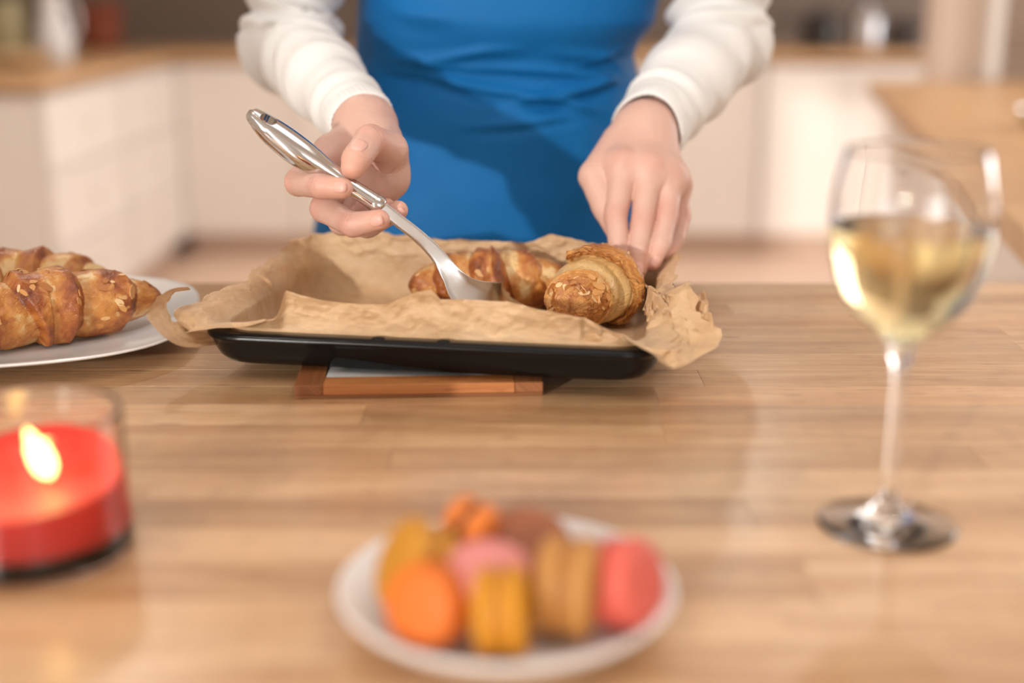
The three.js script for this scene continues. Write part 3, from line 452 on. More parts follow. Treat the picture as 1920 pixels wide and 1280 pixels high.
// ---------------------------------------------------------------- spatula
{
  const t = thing('spatula', 'polished steel serving spatula held in the left hand of the picture', 'spatula', at(640, 335, 0.93)), o = t.position;
  const polished = std([0.66, 0.64, 0.62], 0.11, { metalness: 1 }), brushed = std([0.76, 0.77, 0.79], 0.27, { metalness: 1 });
  const sweep = (st, n, seg, wide, power = 1) => {      // stations [px, py, d, half size in px]; ellipse section
    const c = new THREE.CatmullRomCurve3(st.map(([x, y, d]) => at(x, y, d).sub(o)), false, 'centripetal'), rad = st.map((s) => s[3] / 2580);
    const rAt = (u) => { const k = Math.min(u * (st.length - 1), st.length - 1.0001), i = Math.floor(k), q = k - i, a = rad[Math.max(i - 1, 0)], b = rad[i], d = rad[i + 1], e = rad[Math.min(i + 2, rad.length - 1)]; return Math.max(0.0002, 0.5 * (2 * b + (d - a) * q + (2 * a - 5 * b + 4 * d - e) * q * q + (3 * b - a - 3 * d + e) * q ** 3)); };
    return grid(seg, n, (u, v) => {
      const p = c.getPoint(v), tan = c.getTangent(v), w = V(0.1, 0.05, 1); w.addScaledVector(tan, -w.dot(tan)).normalize(); const h = w.clone().cross(tan).normalize(), th = u * Math.PI * 2, r = rAt(v);
      return p.addScaledVector(h, Math.cos(th) * r).addScaledVector(w, Math.sin(th) * r * wide);
    }, { closeU: true });
  };
  const H = [[467, 206, 0.925, 1], [471, 212, 0.925, 13], [484, 224, 0.925, 19], [506, 243, 0.925, 25], [532, 263, 0.926, 28], [560, 284, 0.927, 28.5], [588, 303, 0.928, 25], [614, 320, 0.929, 20], [640, 337, 0.930, 17], [664, 354, 0.931, 16], [688, 370, 0.932, 16.5], [706, 382, 0.933, 17], [708, 383.5, 0.933, 15], [708.5, 383.8, 0.933, 0.5]];
  let g = sweep(H, 150, 48, 0.95);
  const cut = new Brush(new RoundedBoxGeometry(0.0125, 0.07, 0.0072, 5, 0.0035)), body = new Brush(g);
  const axis = at(560, 284, 0.927).sub(at(484, 224, 0.925)).normalize(), hn = V(0.36, 0.72, 0.58); hn.addScaledVector(axis, -hn.dot(axis)).normalize();
  cut.quaternion.setFromRotationMatrix(new THREE.Matrix4().makeBasis(axis, hn, axis.clone().cross(hn))); cut.position.copy(at(501, 229, 0.921).sub(o)); cut.updateMatrixWorld(); body.updateMatrixWorld();
  try { const ev = new Evaluator(); ev.useGroups = false; g = ev.evaluate(body, cut, SUBTRACTION).geometry; } catch (e) { console.log('hole', e.message); }
  part('handle', g, polished, t, 'hollow polished handle with a hanging hole');
  part('ferrule', sweep([[700, 378, 0.9328, 17.2], [703, 380, 0.933, 18], [709, 384.2, 0.933, 18], [716, 389, 0.9335, 16], [718, 390.5, 0.9336, 11], [718.5, 391, 0.9336, 0.4]], 24, 40, 0.95), polished, t);
  // shaft and blade in one piece: station, half width in metres, direction of the width
  const S = [[712, 386, 0.934, 0.0047, [0.62, 0.55, 0.55]], [740, 408, 0.939, 0.0047, [0.62, 0.55, 0.55]], [770, 431, 0.945, 0.0048, [0.64, 0.5, 0.55]], [800, 457, 0.952, 0.0051, [0.7, 0.45, 0.5]], [826, 486, 0.957, 0.0058, [0.8, 0.35, 0.4]], [846, 516, 0.960, 0.0076, [0.92, 0.2, 0.25]], [866, 543, 0.9635, 0.0120, [0.97, 0.1, 0.12]], [892, 566, 0.969, 0.0185, [0.98, 0.02, 0.1]], [925, 584, 0.978, 0.024, [0.95, -0.02, 0.25]], [965, 597, 0.991, 0.027, [0.8, -0.02, 0.55]], [1010, 605, 1.004, 0.026, [0.6, -0.02, 0.75]]];
  const cs = new THREE.CatmullRomCurve3(S.map(([x, y, d]) => at(x, y, d).sub(o)), false, 'centripetal');
  const lookup = (v) => { const k = Math.min(v * (S.length - 1), S.length - 1.0001), i = Math.floor(k), q = k - i; return [lerp(S[i][3], S[i + 1][3], q), V(...S[i][4]).lerp(V(...S[i + 1][4]), q)]; };
  const blade = (a, b, n) => grid(28, n, (u, v0) => {
    const v = lerp(a, b, v0), p = cs.getPoint(v), tan = cs.getTangent(v); let [w, d] = lookup(v); const nn = V(0.2, 0.3, 0.93).lerp(V(0.05, 0.93, 0.3), sstep(0.72, 1, v)); nn.addScaledVector(tan, -nn.dot(tan)).normalize(); d = tan.clone().cross(nn).normalize(); const nrm = nn.clone(), th = u * Math.PI * 2, c = Math.cos(th), s = Math.sin(th);
    const thick = lerp(0.0022, 0.0009, sstep(0.2, 0.7, v)), end = v > 0.97 ? Math.sqrt(Math.max(0, 1 - ((v - 0.97) / 0.03) ** 2)) : v < 0.002 ? 0.1 : 1;
    return p.addScaledVector(d, Math.sign(c) * Math.abs(c) ** 0.5 * w * end).addScaledVector(nrm, Math.sign(s) * Math.abs(s) ** 0.5 * thick * Math.max(end, 0.15) + 0.0022 * c * c * sstep(0.35, 0.6, v));
  }, { closeU: true });
  part('shaft', blade(0, 0.5, 60), brushed, t); part('blade', blade(0.5, 1, 70), brushed, t, 'flat fanned out blade');
}

// ---------------------------------------------------------------- the person
const person = thing('person', 'person in a white knit sweater and a blue apron, lifting croissants with a spatula', 'person', V(-0.01, 0, -1.37));
const PO = person.position;
const skinMat = std([1, 1, 1], 0.5, { vertexColors: true, sheen: 0.15, sheenRoughness: 0.5 });
const nailMat = std([0.76, 0.42, 0.345], 0.38);
const chain = (pts, k = 0) => { const c = []; for (let i = 0; i + 1 < pts.length; i++) c.push(cone(pts[i][0], pts[i + 1][0], pts[i][1], pts[i + 1][1])); return (x, y, z) => { let d = 1e9; for (const f of c) d = k ? smin(d, f(x, y, z), k) : Math.min(d, f(x, y, z)); return d; }; };
const J = (x, y, d, r) => [at(x, y, d).sub(PO), r];
const fingers = [];
function hand(palm, chains, webs) {
  const P = palm.map(([a, b]) => cone(a[0], b[0], a[1], b[1])), G = chains.map((c) => chain(c, 0.003));
  const folds = chains.flatMap((c) => c.slice(1, -1).filter((q, i, l) => l.length < 4 || i).flatMap(([p, r], i) => { const ax = c.at(-1)[0].clone().sub(c[0][0]).normalize(); const dir = (c[c.findIndex((e) => e[0] === p) + 1] ?? c.at(-1))[0].clone().sub(c[c.findIndex((e) => e[0] === p) - 1][0]).normalize(); return [-0.0024, 0.0002, 0.0026].map((o) => [p, dir, o, r]); }));
  const crease = (x, y, z) => { let s = 0; for (const [p, d, o, r] of folds) { const a = x - p.x, b = y - p.y, c = z - p.z, q = a * a + b * b + c * c; if (q > r * r * 1.9) continue; const t = a * d.x + b * d.y + c * d.z - o - 0.0004 * noise(x * 500, y * 500, z * 500, 71); s += 0.00042 * Math.exp(-(t * t) / 9e-7); } return s + 0.00018 * noise(x * 260, y * 260, z * 260, 72); };
  return (x, y, z) => { const d = plain(x, y, z); return Math.abs(d) < 0.003 ? d + crease(x, y, z) : d; };
  function plain(x, y, z) { let p = 1e9; for (const f of P) p = smin(p, f(x, y, z), 0.014); let d = 1e9; for (const f of G) d = smin(d, f(x, y, z), 0.0012); return smin(p, d, 0.0075); }
}
const skinTone = (tips, joints) => (x, y, z) => {
  let c = [0.67, 0.43, 0.345]; const m = 0.5 + 0.5 * fbm(x * 60, y * 60, z * 60, 3, 50);
  c = mix3(c, [0.64, 0.345, 0.265], m * 0.6);
  for (const [p, r] of joints) { const q = Math.hypot(x - p.x, y - p.y, z - p.z); c = mix3(c, [0.62, 0.27, 0.205], 0.6 * (1 - sstep(r * 0.5, r * 1.8, q))); }
  for (const [p, r] of tips) { const q = Math.hypot(x - p.x, y - p.y, z - p.z); c = mix3(c, [0.74, 0.34, 0.23], 0.5 * (1 - sstep(r * 0.6, r * 2.6, q))); }
  return c;
};
function bounds(list, pad) { const lo = V(9, 9, 9), hi = V(-9, -9, -9); for (const [p, r] of list) { lo.min(p.clone().addScalar(-r - pad)); hi.max(p.clone().addScalar(r + pad)); } return [lo, hi]; }
const bodyParts = [], nails = [];
// wrists and elbows, shoulders
const wristL = J(686, 238, 1.03, 0.0185), wristR = J(1208, 250, 1.095, 0.0205);
const elbowL = [at(545, 82, 1.245).sub(PO), 0.036], elbowR = [at(1352, 72, 1.27).sub(PO), 0.036];
const shoulderL = [V(-0.175, 1.39, 0.0), 0.05], shoulderR = [V(0.195, 1.39, 0.0), 0.05];
{
  // hand at the left of the picture: palm towards the viewer, spatula across the fingers, thumb on top
  const iM = J(622, 288, 0.992, 0.0115), mM = J(642, 322, 1.0, 0.0115), rM = J(664, 346, 1.003, 0.0112), pM = J(692, 362, 0.998, 0.0105);
  const index = [iM, J(560, 341, 0.957, 0.0104), J(604, 350, 0.9185, 0.0088), J(643, 353, 0.9125, 0.0074)];
  const middle = [mM, J(607, 391, 0.968, 0.0103), J(662, 421, 0.934, 0.0092), J(712, 412, 0.924, 0.0075)];
  const ringF = [rM, J(640, 416, 0.982, 0.0098), J(690, 424, 0.957, 0.0086), J(747, 394, 0.950, 0.0073)];
  const pinky = [pM, J(668, 404, 0.99, 0.0088), J(700, 398, 0.973, 0.0078), J(726, 388, 0.966, 0.0066)];
  const thumb = [J(712, 266, 1.0, 0.0145), J(730, 280, 0.972, 0.0138), J(694, 262, 0.946, 0.0113), J(668, 298, 0.930, 0.0104), J(662, 314, 0.927, 0.0088)];
  const palm = [[wristL, iM], [wristL, mM], [wristL, rM], [wristL, pM], [J(698, 254, 1.012, 0.0168), J(726, 292, 0.984, 0.0150)], [J(708, 266, 1.008, 0.0168), J(730, 336, 0.990, 0.0125)], [J(730, 336, 0.990, 0.0125), J(700, 372, 0.992, 0.0108)], [iM, mM], [mM, rM], [rM, pM], [wristL, [wristL[0].clone().lerp(elbowL[0], 0.4), 0.026]]];
  const f = hand(palm, [index, middle, ringF, pinky, thumb]);
  const all = [wristL, ...index, ...middle, ...ringF, ...pinky, ...thumb, [wristL[0].clone().lerp(elbowL[0], 0.3), 0.024]], [lo, hi] = bounds(all, 0.006);
  bodyParts.push(skin(f, lo, hi, 0.0014, skinTone([index[3], middle[3], ringF[3], pinky[3], thumb[4]], [index[1], middle[1], index[2], middle[2], thumb[2]])));
  nails.push([index, V(0.0, 0.22, 1), 0.0043, 0.0052], [middle, V(0.12, 0.12, 1), 0.0045, 0.0055], [ringF, V(0.35, 0.05, 1), 0.0042, 0.005], [thumb, V(-0.2, 0.25, 1), 0.0064, 0.0058, 3, -0.0040, 0.0117]);
}
{
  // hand at the right: back towards the viewer, fingers hanging down behind the croissant
  const iM = J(1170, 312, 1.058, 0.0120), mM = J(1218, 318, 1.056, 0.0122), rM = J(1254, 334, 1.062, 0.0116), pM = J(1267, 346, 1.074, 0.0098);
  const index = [iM, J(1155, 405, 1.040, 0.0093), J(1160, 455, 1.032, 0.0084), J(1168, 492, 1.032, 0.0074)];
  const middle = [mM, J(1205, 415, 1.038, 0.0096), J(1196, 470, 1.028, 0.0087), J(1196, 506, 1.024, 0.0075)];
  const ringF = [rM, J(1251, 402, 1.045, 0.0092), J(1240, 455, 1.032, 0.0083), J(1222, 492, 1.026, 0.0073)];
  const pinky = [pM, J(1277, 405, 1.066, 0.0081), J(1268, 446, 1.056, 0.0073), J(1250, 476, 1.048, 0.0064)];
  const thumb = [J(1160, 268, 1.085, 0.0150), J(1112, 330, 1.066, 0.0122), J(1133, 388, 1.055, 0.0104), J(1160, 440, 1.046, 0.0088), J(1166, 452, 1.044, 0.0080)];
  const palm = [[wristR, iM], [wristR, mM], [wristR, rM], [wristR, pM], [J(1190, 262, 1.09, 0.0170), J(1150, 312, 1.07, 0.0150)], [iM, mM], [mM, rM], [rM, pM], [wristR, [wristR[0].clone().lerp(elbowR[0], 0.4), 0.026]]];
  const f0 = hand(palm, [index, middle, ringF, pinky, thumb]);
  const kn = [iM, mM, rM, pM].map(([p, r]) => [p.clone().add(V(0, 0.0056, 0.0062)), r * 0.72]);
  const f = (x, y, z) => { let d = f0(x, y, z); for (const [p, r] of kn) d = smin(d, Math.hypot(x - p.x, y - p.y, z - p.z) - r, 0.005); return d; };
  const all = [wristR, ...index, ...middle, ...ringF, ...pinky, ...thumb, [wristR[0].clone().lerp(elbowR[0], 0.3), 0.024]], [lo, hi] = bounds(all, 0.006);
  bodyParts.push(skin(f, lo, hi, 0.0015, skinTone([index[3], middle[3], ringF[3], pinky[3], thumb[4]], [...kn, index[1], middle[1], ringF[1], pinky[1]])));
  nails.push([ringF, V(0.1, -0.1, 1), 0.0042, 0.0052], [middle, V(0.0, -0.1, 1), 0.0044, 0.0055], [index, V(0.0, -0.1, 1), 0.0042, 0.0052]);
}
{
  // the rest of the body: forearms, trunk, neck and head, legs and feet
  const hc = V(0.0, 1.585, 0.02);
  const head = [ellipsoid(V(0, 1.61, 0.0), 0.074, 0.098, 0.092), ellipsoid(V(0, 1.555, 0.035), 0.056, 0.074, 0.058), cone(V(0, 1.585, 0.088), V(0, 1.555, 0.104), 0.008, 0.012), ellipsoid(V(0, 1.525, 0.085), 0.022, 0.008, 0.012), ellipsoid(V(0, 1.497, 0.072), 0.022, 0.016, 0.018), ellipsoid(V(-0.076, 1.575, 0.0), 0.008, 0.03, 0.018), ellipsoid(V(0.076, 1.575, 0.0), 0.008, 0.03, 0.018), cone(V(0, 1.42, -0.015), V(0, 1.53, 0.0), 0.055, 0.052)];
  const eyes = [V(-0.031, 1.588, 0.084), V(0.031, 1.588, 0.084)];
  const fHead = (x, y, z) => { let d = 1e9; for (const f of head) d = smin(d, f(x, y, z), 0.016); for (const e of eyes) { const q = Math.hypot(x - e.x, y - e.y, z - e.z - 0.012) - 0.014; d = -smin(-d, q, 0.01); d = smin(d, Math.hypot(x - e.x, y - e.y, z - e.z + 0.006) - 0.0135, 0.002); } return d; };
  bodyParts.push(skin(fHead, V(-0.1, 1.38, -0.12), V(0.1, 1.74, 0.14), 0.0042, (x, y, z) => { for (const e of eyes) { const q = Math.hypot(x - e.x, y - e.y); if (q < 0.005 && z > 0.07) return [0.05, 0.03, 0.02]; if (Math.hypot((x - e.x) * 0.8, (y - e.y) * 1.5) < 0.0105 && z > 0.07) return [0.8, 0.78, 0.75]; } if (Math.abs(y - 1.525) < 0.009 && Math.abs(x) < 0.023 && z > 0.08) return [0.55, 0.2, 0.17]; return [0.72, 0.42, 0.31]; }));
  const arms = [cone(wristL[0].clone().lerp(elbowL[0], 0.2), elbowL[0], 0.023, 0.032), cone(elbowL[0], shoulderL[0], 0.034, 0.044), cone(wristR[0].clone().lerp(elbowR[0], 0.2), elbowR[0], 0.023, 0.032), cone(elbowR[0], shoulderR[0], 0.034, 0.044)];
  const trunk = [ellipsoid(V(0, 1.25, 0), 0.135, 0.19, 0.085), ellipsoid(V(0, 1.0, -0.005), 0.125, 0.16, 0.085), ellipsoid(V(0, 0.9, -0.02), 0.155, 0.14, 0.1), cone(V(-0.1, 1.38, -0.01), V(0.1, 1.38, -0.01), 0.055, 0.055), cone(V(0, 1.38, -0.02), V(0, 1.46, -0.012), 0.06, 0.054)];
  const legs = [-1, 1].flatMap((s) => [cone(V(s * 0.078, 0.86, -0.015), V(s * 0.085, 0.48, 0.0), 0.078, 0.052), cone(V(s * 0.085, 0.48, 0.0), V(s * 0.088, 0.1, -0.02), 0.048, 0.033), cone(V(s * 0.088, 0.06, -0.03), V(s * 0.1, 0.04, 0.13), 0.036, 0.026)]);
  const fB = (x, y, z) => { let d = 1e9; for (const f of trunk) d = smin(d, f(x, y, z), 0.05); for (const f of legs) d = smin(d, f(x, y, z), 0.03); for (const f of arms) d = smin(d, f(x, y, z), 0.02); return d; };
  bodyParts.push(skin(fB, V(-0.3, 0.0, -0.16), V(0.32, 1.5, 0.34), 0.012, () => [0.72, 0.42, 0.31]));
}
part('body', mergeGeometries(bodyParts), skinMat, person);
for (const [c, n, w, l, tipAt = 3, fwd = 0, rad = 0] of nails) {        // curved plates set into the finger ends
  const a = c[tipAt - 1][0], b = c[tipAt][0], r = rad || c[tipAt][1], ax = b.clone().sub(a).normalize(), nn = n.clone().addScaledVector(ax, -n.dot(ax)).normalize(), sd = ax.clone().cross(nn);
  const pl = (s, t, lift) => { const ang = s * w / r, q = Math.sign(t) * Math.abs(t); const rr = r * 0.985 + lift + 0.00035; return b.clone().addScaledVector(ax, q * l + fwd + 0.0006).addScaledVector(nn, Math.cos(ang) * rr - (t > 0 ? 0.0007 * t * t * t : 0.0002 * t * t)).addScaledVector(sd, Math.sin(ang) * rr); };
  const edge = (u, v) => { const th = u * Math.PI * 2, k = v; const s = Math.sign(Math.cos(th)) * Math.abs(Math.cos(th)) ** 0.7 * k, t = Math.sign(Math.sin(th)) * Math.abs(Math.sin(th)) ** 0.7 * k; return [s, t, k]; };
  part('fingernail', grid(28, 8, (u, v) => { const [s, t, k] = edge(u, 1 - v); return pl(s, t, 0.00035 * (1 - k ** 6) - 0.0006 * k ** 10); }, { closeU: true }), nailMat, person);
}

// sweater: trunk and sleeves with gathered folds, open at the cuffs
{
  const knit = dataMap(256, 256, (x, y) => { const h = 128 + 100 * Math.sin(x * Math.PI * 2 * 32); return [h, h, h]; }, false);
  const wool = std([0.80, 0.785, 0.76], 0.85, { sheen: 0.25, sheenRoughness: 0.6, sheenColor: new THREE.Color().setRGB(1, 0.95, 0.9) });
  const cuffs = [];
  const sleeve = (w, e, s, cuffT, r, seed) => {
    const cuff = w[0].clone().lerp(e[0], cuffT), dir = e[0].clone().sub(w[0]).normalize(), mid = cuff.clone().lerp(e[0], 0.5), len = cuff.distanceTo(e[0]), up = s[0].clone().sub(e[0]), ul = up.length(); up.normalize();
    const parts = [cone(cuff.clone().addScaledVector(dir, -0.02), mid, r[0], r[1]), cone(mid, e[0], r[1], r[2]), cone(e[0], e[0].clone().lerp(s[0], 0.45), r[2], r[3]), cone(e[0].clone().lerp(s[0], 0.45), s[0], r[3], 0.054)];
    const c1 = V(0, 0, 1).cross(dir).normalize(), c2 = dir.clone().cross(c1), rc = lerp(r[0], r[1], 0.12), prof = [[0.024, -0.003], [0.016, 0.0004], [0.004, 0.0008], [-0.003, 0.0004], [-0.006, -0.0008], [-0.0063, -0.0018], [-0.005, -0.0028], [0.0, -0.0032], [0.012, -0.0036]];
    cuffs.push(grid(120, prof.length - 1, (u, v) => { const [a, o] = prof[Math.round(v * (prof.length - 1))], th = u * Math.PI * 2, rr = rc + o + 0.00035 * Math.sin(th * 40) + 0.0012 * Math.sin(th * 3 + seed); return cuff.clone().addScaledVector(dir, a + 0.0025 * Math.sin(th * 2 + seed)).addScaledVector(c1, Math.cos(th) * rr).addScaledVector(c2, Math.sin(th) * rr); }, { closeU: true }));
    return (x, y, z) => {
      let d = 1e9; for (const f of parts) d = smin(d, f(x, y, z), 0.018);
      const a = (x - cuff.x) * dir.x + (y - cuff.y) * dir.y + (z - cuff.z) * dir.z, b = (x - e[0].x) * up.x + (y - e[0].y) * up.y + (z - e[0].z) * up.z;
      const bendFold = Math.exp(-((a / len - 0.95) ** 2) / 0.10), n = noise(x * 16, y * 16, z * 16, seed);
      const t = (b > 0.0 ? b + 0.02 : -0.55 * (len - a)) + 0.012 * n;
      if (d < 0.03) d += 0.0040 * bendFold * Math.sin(t * 205 + 2.5 * n) + 0.0022 * Math.exp(-((a - 0.03) ** 2) / 0.0012) * Math.sin(a * 260 + 3 * n) * 0.6 + (b > 0.02 ? 0.0036 * Math.sin(b * 150 + 3.2 * n) : 0.0016 * Math.sin(a * 120 + 4 * n));
      return Math.max(d, 0.010 - a);
    };
  };
  const sl = sleeve(wristL, elbowL, shoulderL, 0.045, [0.0262, 0.0335, 0.0425, 0.0430], 61), sr = sleeve(wristR, elbowR, shoulderR, 0.06, [0.0318, 0.0380, 0.0450, 0.0440], 62);
  const trunk = [ellipsoid(V(0, 1.25, 0), 0.146, 0.2, 0.096), ellipsoid(V(0, 1.02, -0.005), 0.135, 0.16, 0.092), ellipsoid(V(0, 0.93, -0.01), 0.15, 0.11, 0.1), cone(V(-0.12, 1.385, -0.01), V(0.13, 1.385, -0.01), 0.06, 0.06)];
  const all = (x, y, z) => { let d = 1e9; for (const f of trunk) d = smin(d, f(x, y, z), 0.05); d = Math.max(d, 0.86 - y, y - 1.44); return smin(d, Math.min(sl(x, y, z), sr(x, y, z)), 0.012); };
  const near = (side) => side < 0 ? [V(-0.29, 1.02, -0.08), V(-0.08, 1.26, 0.36)] : [V(0.1, 1.0, -0.08), V(0.32, 1.26, 0.34)];
  part('sweater', skin(all, V(-0.30, 0.84, -0.15), V(0.32, 1.47, 0.38), 0.0042), wool, person, 'cream white ribbed knit sweater');
  wool.side = THREE.DoubleSide; for (const c of cuffs) part('cuff', c, wool, person);
}
// apron: one shaped cloth round the front, gathered at the waist
{
  const half = (h, s) => { // half width of the cloth at height h over the table, left and right of the trunk's middle
    const L = [[-0.5, 0.215], [-0.1, 0.205], [0.0, 0.208], [0.03, 0.203], [0.07, 0.180], [0.12, 0.163], [0.17, 0.158], [0.2, 0.153], [0.23, 0.150], [0.27, 0.147], [0.33, 0.14], [0.5, 0.09]], Rr = [[-0.5, 0.20], [-0.1, 0.175], [0.0, 0.165], [0.05, 0.158], [0.1, 0.152], [0.15, 0.150], [0.185, 0.141], [0.2, 0.137], [0.215, 0.142], [0.235, 0.158], [0.26, 0.163], [0.33, 0.145], [0.5, 0.09]], T = s < 0 ? L : Rr;
    let i = 0; while (i < T.length - 2 && T[i + 1][0] < h) i++; return lerp(T[i][1], T[i + 1][1], clamp((h - T[i][0]) / (T[i + 1][0] - T[i][0]), 0, 1));
  };
  const gathers = [[0.172, -0.030, 0.0055, 0.0042, -0.9, 0.75], [0.190, -0.012, 0.0042, 0.0038, -0.75, 0.95], [0.160, 0.020, 0.0048, 0.0040, -0.1, 1.05], [0.149, 0.030, 0.0040, 0.0036, 0.1, 0.95], [0.205, 0.008, 0.0046, 0.005, -0.9, 0.2], [0.213, -0.02, 0.0035, 0.005, 0.2, 1.1], [0.178, 0.035, 0.0036, 0.003, 0.35, 1.1], [0.14, 0.012, 0.0025, 0.0035, -0.3, 0.6], [0.235, -0.012, 0.0035, 0.008, -0.9, -0.1]];
  const f = (u, v) => {
    const h = lerp(-0.42, 0.5, v), top = sstep(0.28, 0.42, h), lim = lerp(1.62, 0.75, top), ph = lerp(-lim, lim, u), w = half(h, ph);
    let dep = 0.113 + 0.02 * sstep(0.12, -0.2, h) - 0.012 * Math.exp(-((h - 0.19) ** 2) / 0.0009) + 0.008 * Math.exp(-((h - 0.235) ** 2) / 0.0007);
    let bulge = 0;
    for (const [h0, slope, amp, wid, a, b] of gathers) { const hh = h - h0 - slope * ph + 0.006 * noise(ph * 2.5, h0 * 40, 0, 81), m = sstep(a, a + 0.35, ph) * (1 - sstep(b - 0.35, b, ph)); bulge += amp * m * Math.exp(-(hh * hh) / (wid * wid)) - 0.55 * amp * m * Math.exp(-((hh + wid * 2) ** 2) / (wid * wid * 1.6)); }
    bulge += 0.004 * sstep(0.1, -0.3, h) * Math.sin(ph * 7 + 1) + 0.0022 * fbm(ph * 2.2, h * 14, 0, 3, 83) + 0.0016 * Math.sin(ph * 16 + 3 * noise(h * 10, 0, 0, 84)) * Math.exp(-((h - 0.115) ** 2) / 0.0012) * sstep(0.0, 0.5, ph);
    const sx = Math.sin(ph), cz = Math.cos(ph), px = Math.sign(sx) * Math.abs(sx) ** 0.86;
    return V(px * (w + bulge * Math.abs(sx)), TT + h, Math.max(cz, -0.05) * (dep + bulge * 1.3) + (cz < 0 ? -0.02 * (Math.abs(ph) - 1.57) : 0));
  };
  const thick = 0.0012, blue = std([0.0025, 0.125, 0.36], 0.62, { specularIntensity: 0.45, side: THREE.DoubleSide });
  const NU = 220, NV = 330, outer = grid(NU, NV, f), inner = grid(NU, NV, (u, v) => { const p = f(1 - u, v); const l = Math.hypot(p.x, p.z); return V(p.x * (1 - thick / l), p.y, p.z * (1 - thick / l)); });
  part('apron', merge([outer, inner]), blue, person, 'bright blue cotton apron gathered at the waist');
  const strap = (s) => new THREE.TubeGeometry(new THREE.CatmullRomCurve3([V(s * 0.07, 1.395, 0.083), V(s * 0.066, 1.43, 0.062), V(s * 0.058, 1.452, 0.0), V(s * 0.03, 1.445, -0.06), V(0, 1.44, -0.072)]), 30, 0.006, 8);
  part('apron_strap', merge([strap(-1), strap(1)]), blue, person);
  const tr = [-1, 1].flatMap((s) => [cone(V(s * 0.078, 0.86, -0.015), V(s * 0.085, 0.48, 0.0), 0.088, 0.066), cone(V(s * 0.085, 0.48, 0.0), V(s * 0.088, 0.09, -0.02), 0.064, 0.055)]).concat([ellipsoid(V(0, 0.9, -0.02), 0.16, 0.13, 0.106)]);
  part('trousers', skin((x, y, z) => { let d = 1e9; for (const q of tr) d = smin(d, q(x, y, z), 0.03); return Math.max(d, 0.06 - y, y - 0.98); }, V(-0.2, 0.04, -0.15), V(0.2, 1.0, 0.12), 0.012), std([0.05, 0.06, 0.09], 0.8), person);
  for (const s of [-1, 1]) { const sh = cone(V(s * 0.088, 0.05, -0.04), V(s * 0.102, 0.036, 0.14), 0.046, 0.036); part('shoe', skin((x, y, z) => Math.max(sh(x, y, z), 0.002 - y), V(s * 0.1 - 0.06, 0, -0.1), V(s * 0.1 + 0.06, 0.11, 0.2), 0.008), std([0.6, 0.58, 0.55], 0.6), person); }
  const hairF = (x, y, z) => { let d = ellipsoid(V(0, 1.622, -0.012), 0.084, 0.098, 0.096)(x, y, z); d = smin(d, ellipsoid(V(0, 1.6, -0.125), 0.04, 0.045, 0.04)(x, y, z), 0.02); const face = ellipsoid(V(0, 1.555, 0.085), 0.062, 0.1, 0.06)(x, y, z); return Math.max(d, -face) + 0.0012 * Math.sin(x * 400 + 3 * noise(x * 30, y * 20, z * 20, 90)); };
  part('hair', skin(hairF, V(-0.1, 1.5, -0.18), V(0.1, 1.74, 0.1), 0.005), std([0.09, 0.045, 0.022], 0.5), person);
}
// ---------------------------------------------------------------- serving plate on the left
{
  const t = thing('serving_plate', 'white serving plate with rounded corners holding three croissants', 'plate', V(-0.452, TT, -0.972)); t.rotation.y = R(10);
  const A = 0.2, B = 0.146, n = 3.3, se = (th, a, b) => { const c = Math.cos(th), s = Math.sin(th); return [Math.sign(c) * Math.abs(c) ** (2 / n) * a, Math.sign(s) * Math.abs(s) ** (2 / n) * b]; };
  const prof = [[0.115, 0.0012], [0.098, 0.0], [0.094, 0.0004], [0.093, 0.004], [0.07, 0.0055], [0.03, 0.010], [0.006, 0.0155], [0.0012, 0.0172], [0, 0.0184], [0.0015, 0.0192], [0.007, 0.0182], [0.025, 0.0135], [0.05, 0.0095], [0.065, 0.0078], [0.08, 0.0074], [0.115, 0.0074]], N = prof.length - 1;
  const g = grid(160, N, (u, v) => { const [i, y] = prof[Math.round(v * N)], [x, z] = se(-u * Math.PI * 2, A - i, B - i); return V(x, y, z); }, { closeU: true });
  const cap = (y, up) => grid(160, 1, (u, v) => { const [x, z] = se((up ? -1 : 1) * u * Math.PI * 2, (A - 0.115) * (1 - v), (B - 0.115) * (1 - v)); return V(x, y, z); }, { closeU: true });
  part('dish', merge([g, cap(0.0074, true), cap(0.0012, false)]), std([0.87, 0.86, 0.845], 0.2, { clearcoat: 0.6, clearcoatRoughness: 0.08, side: THREE.DoubleSide }), t);
}

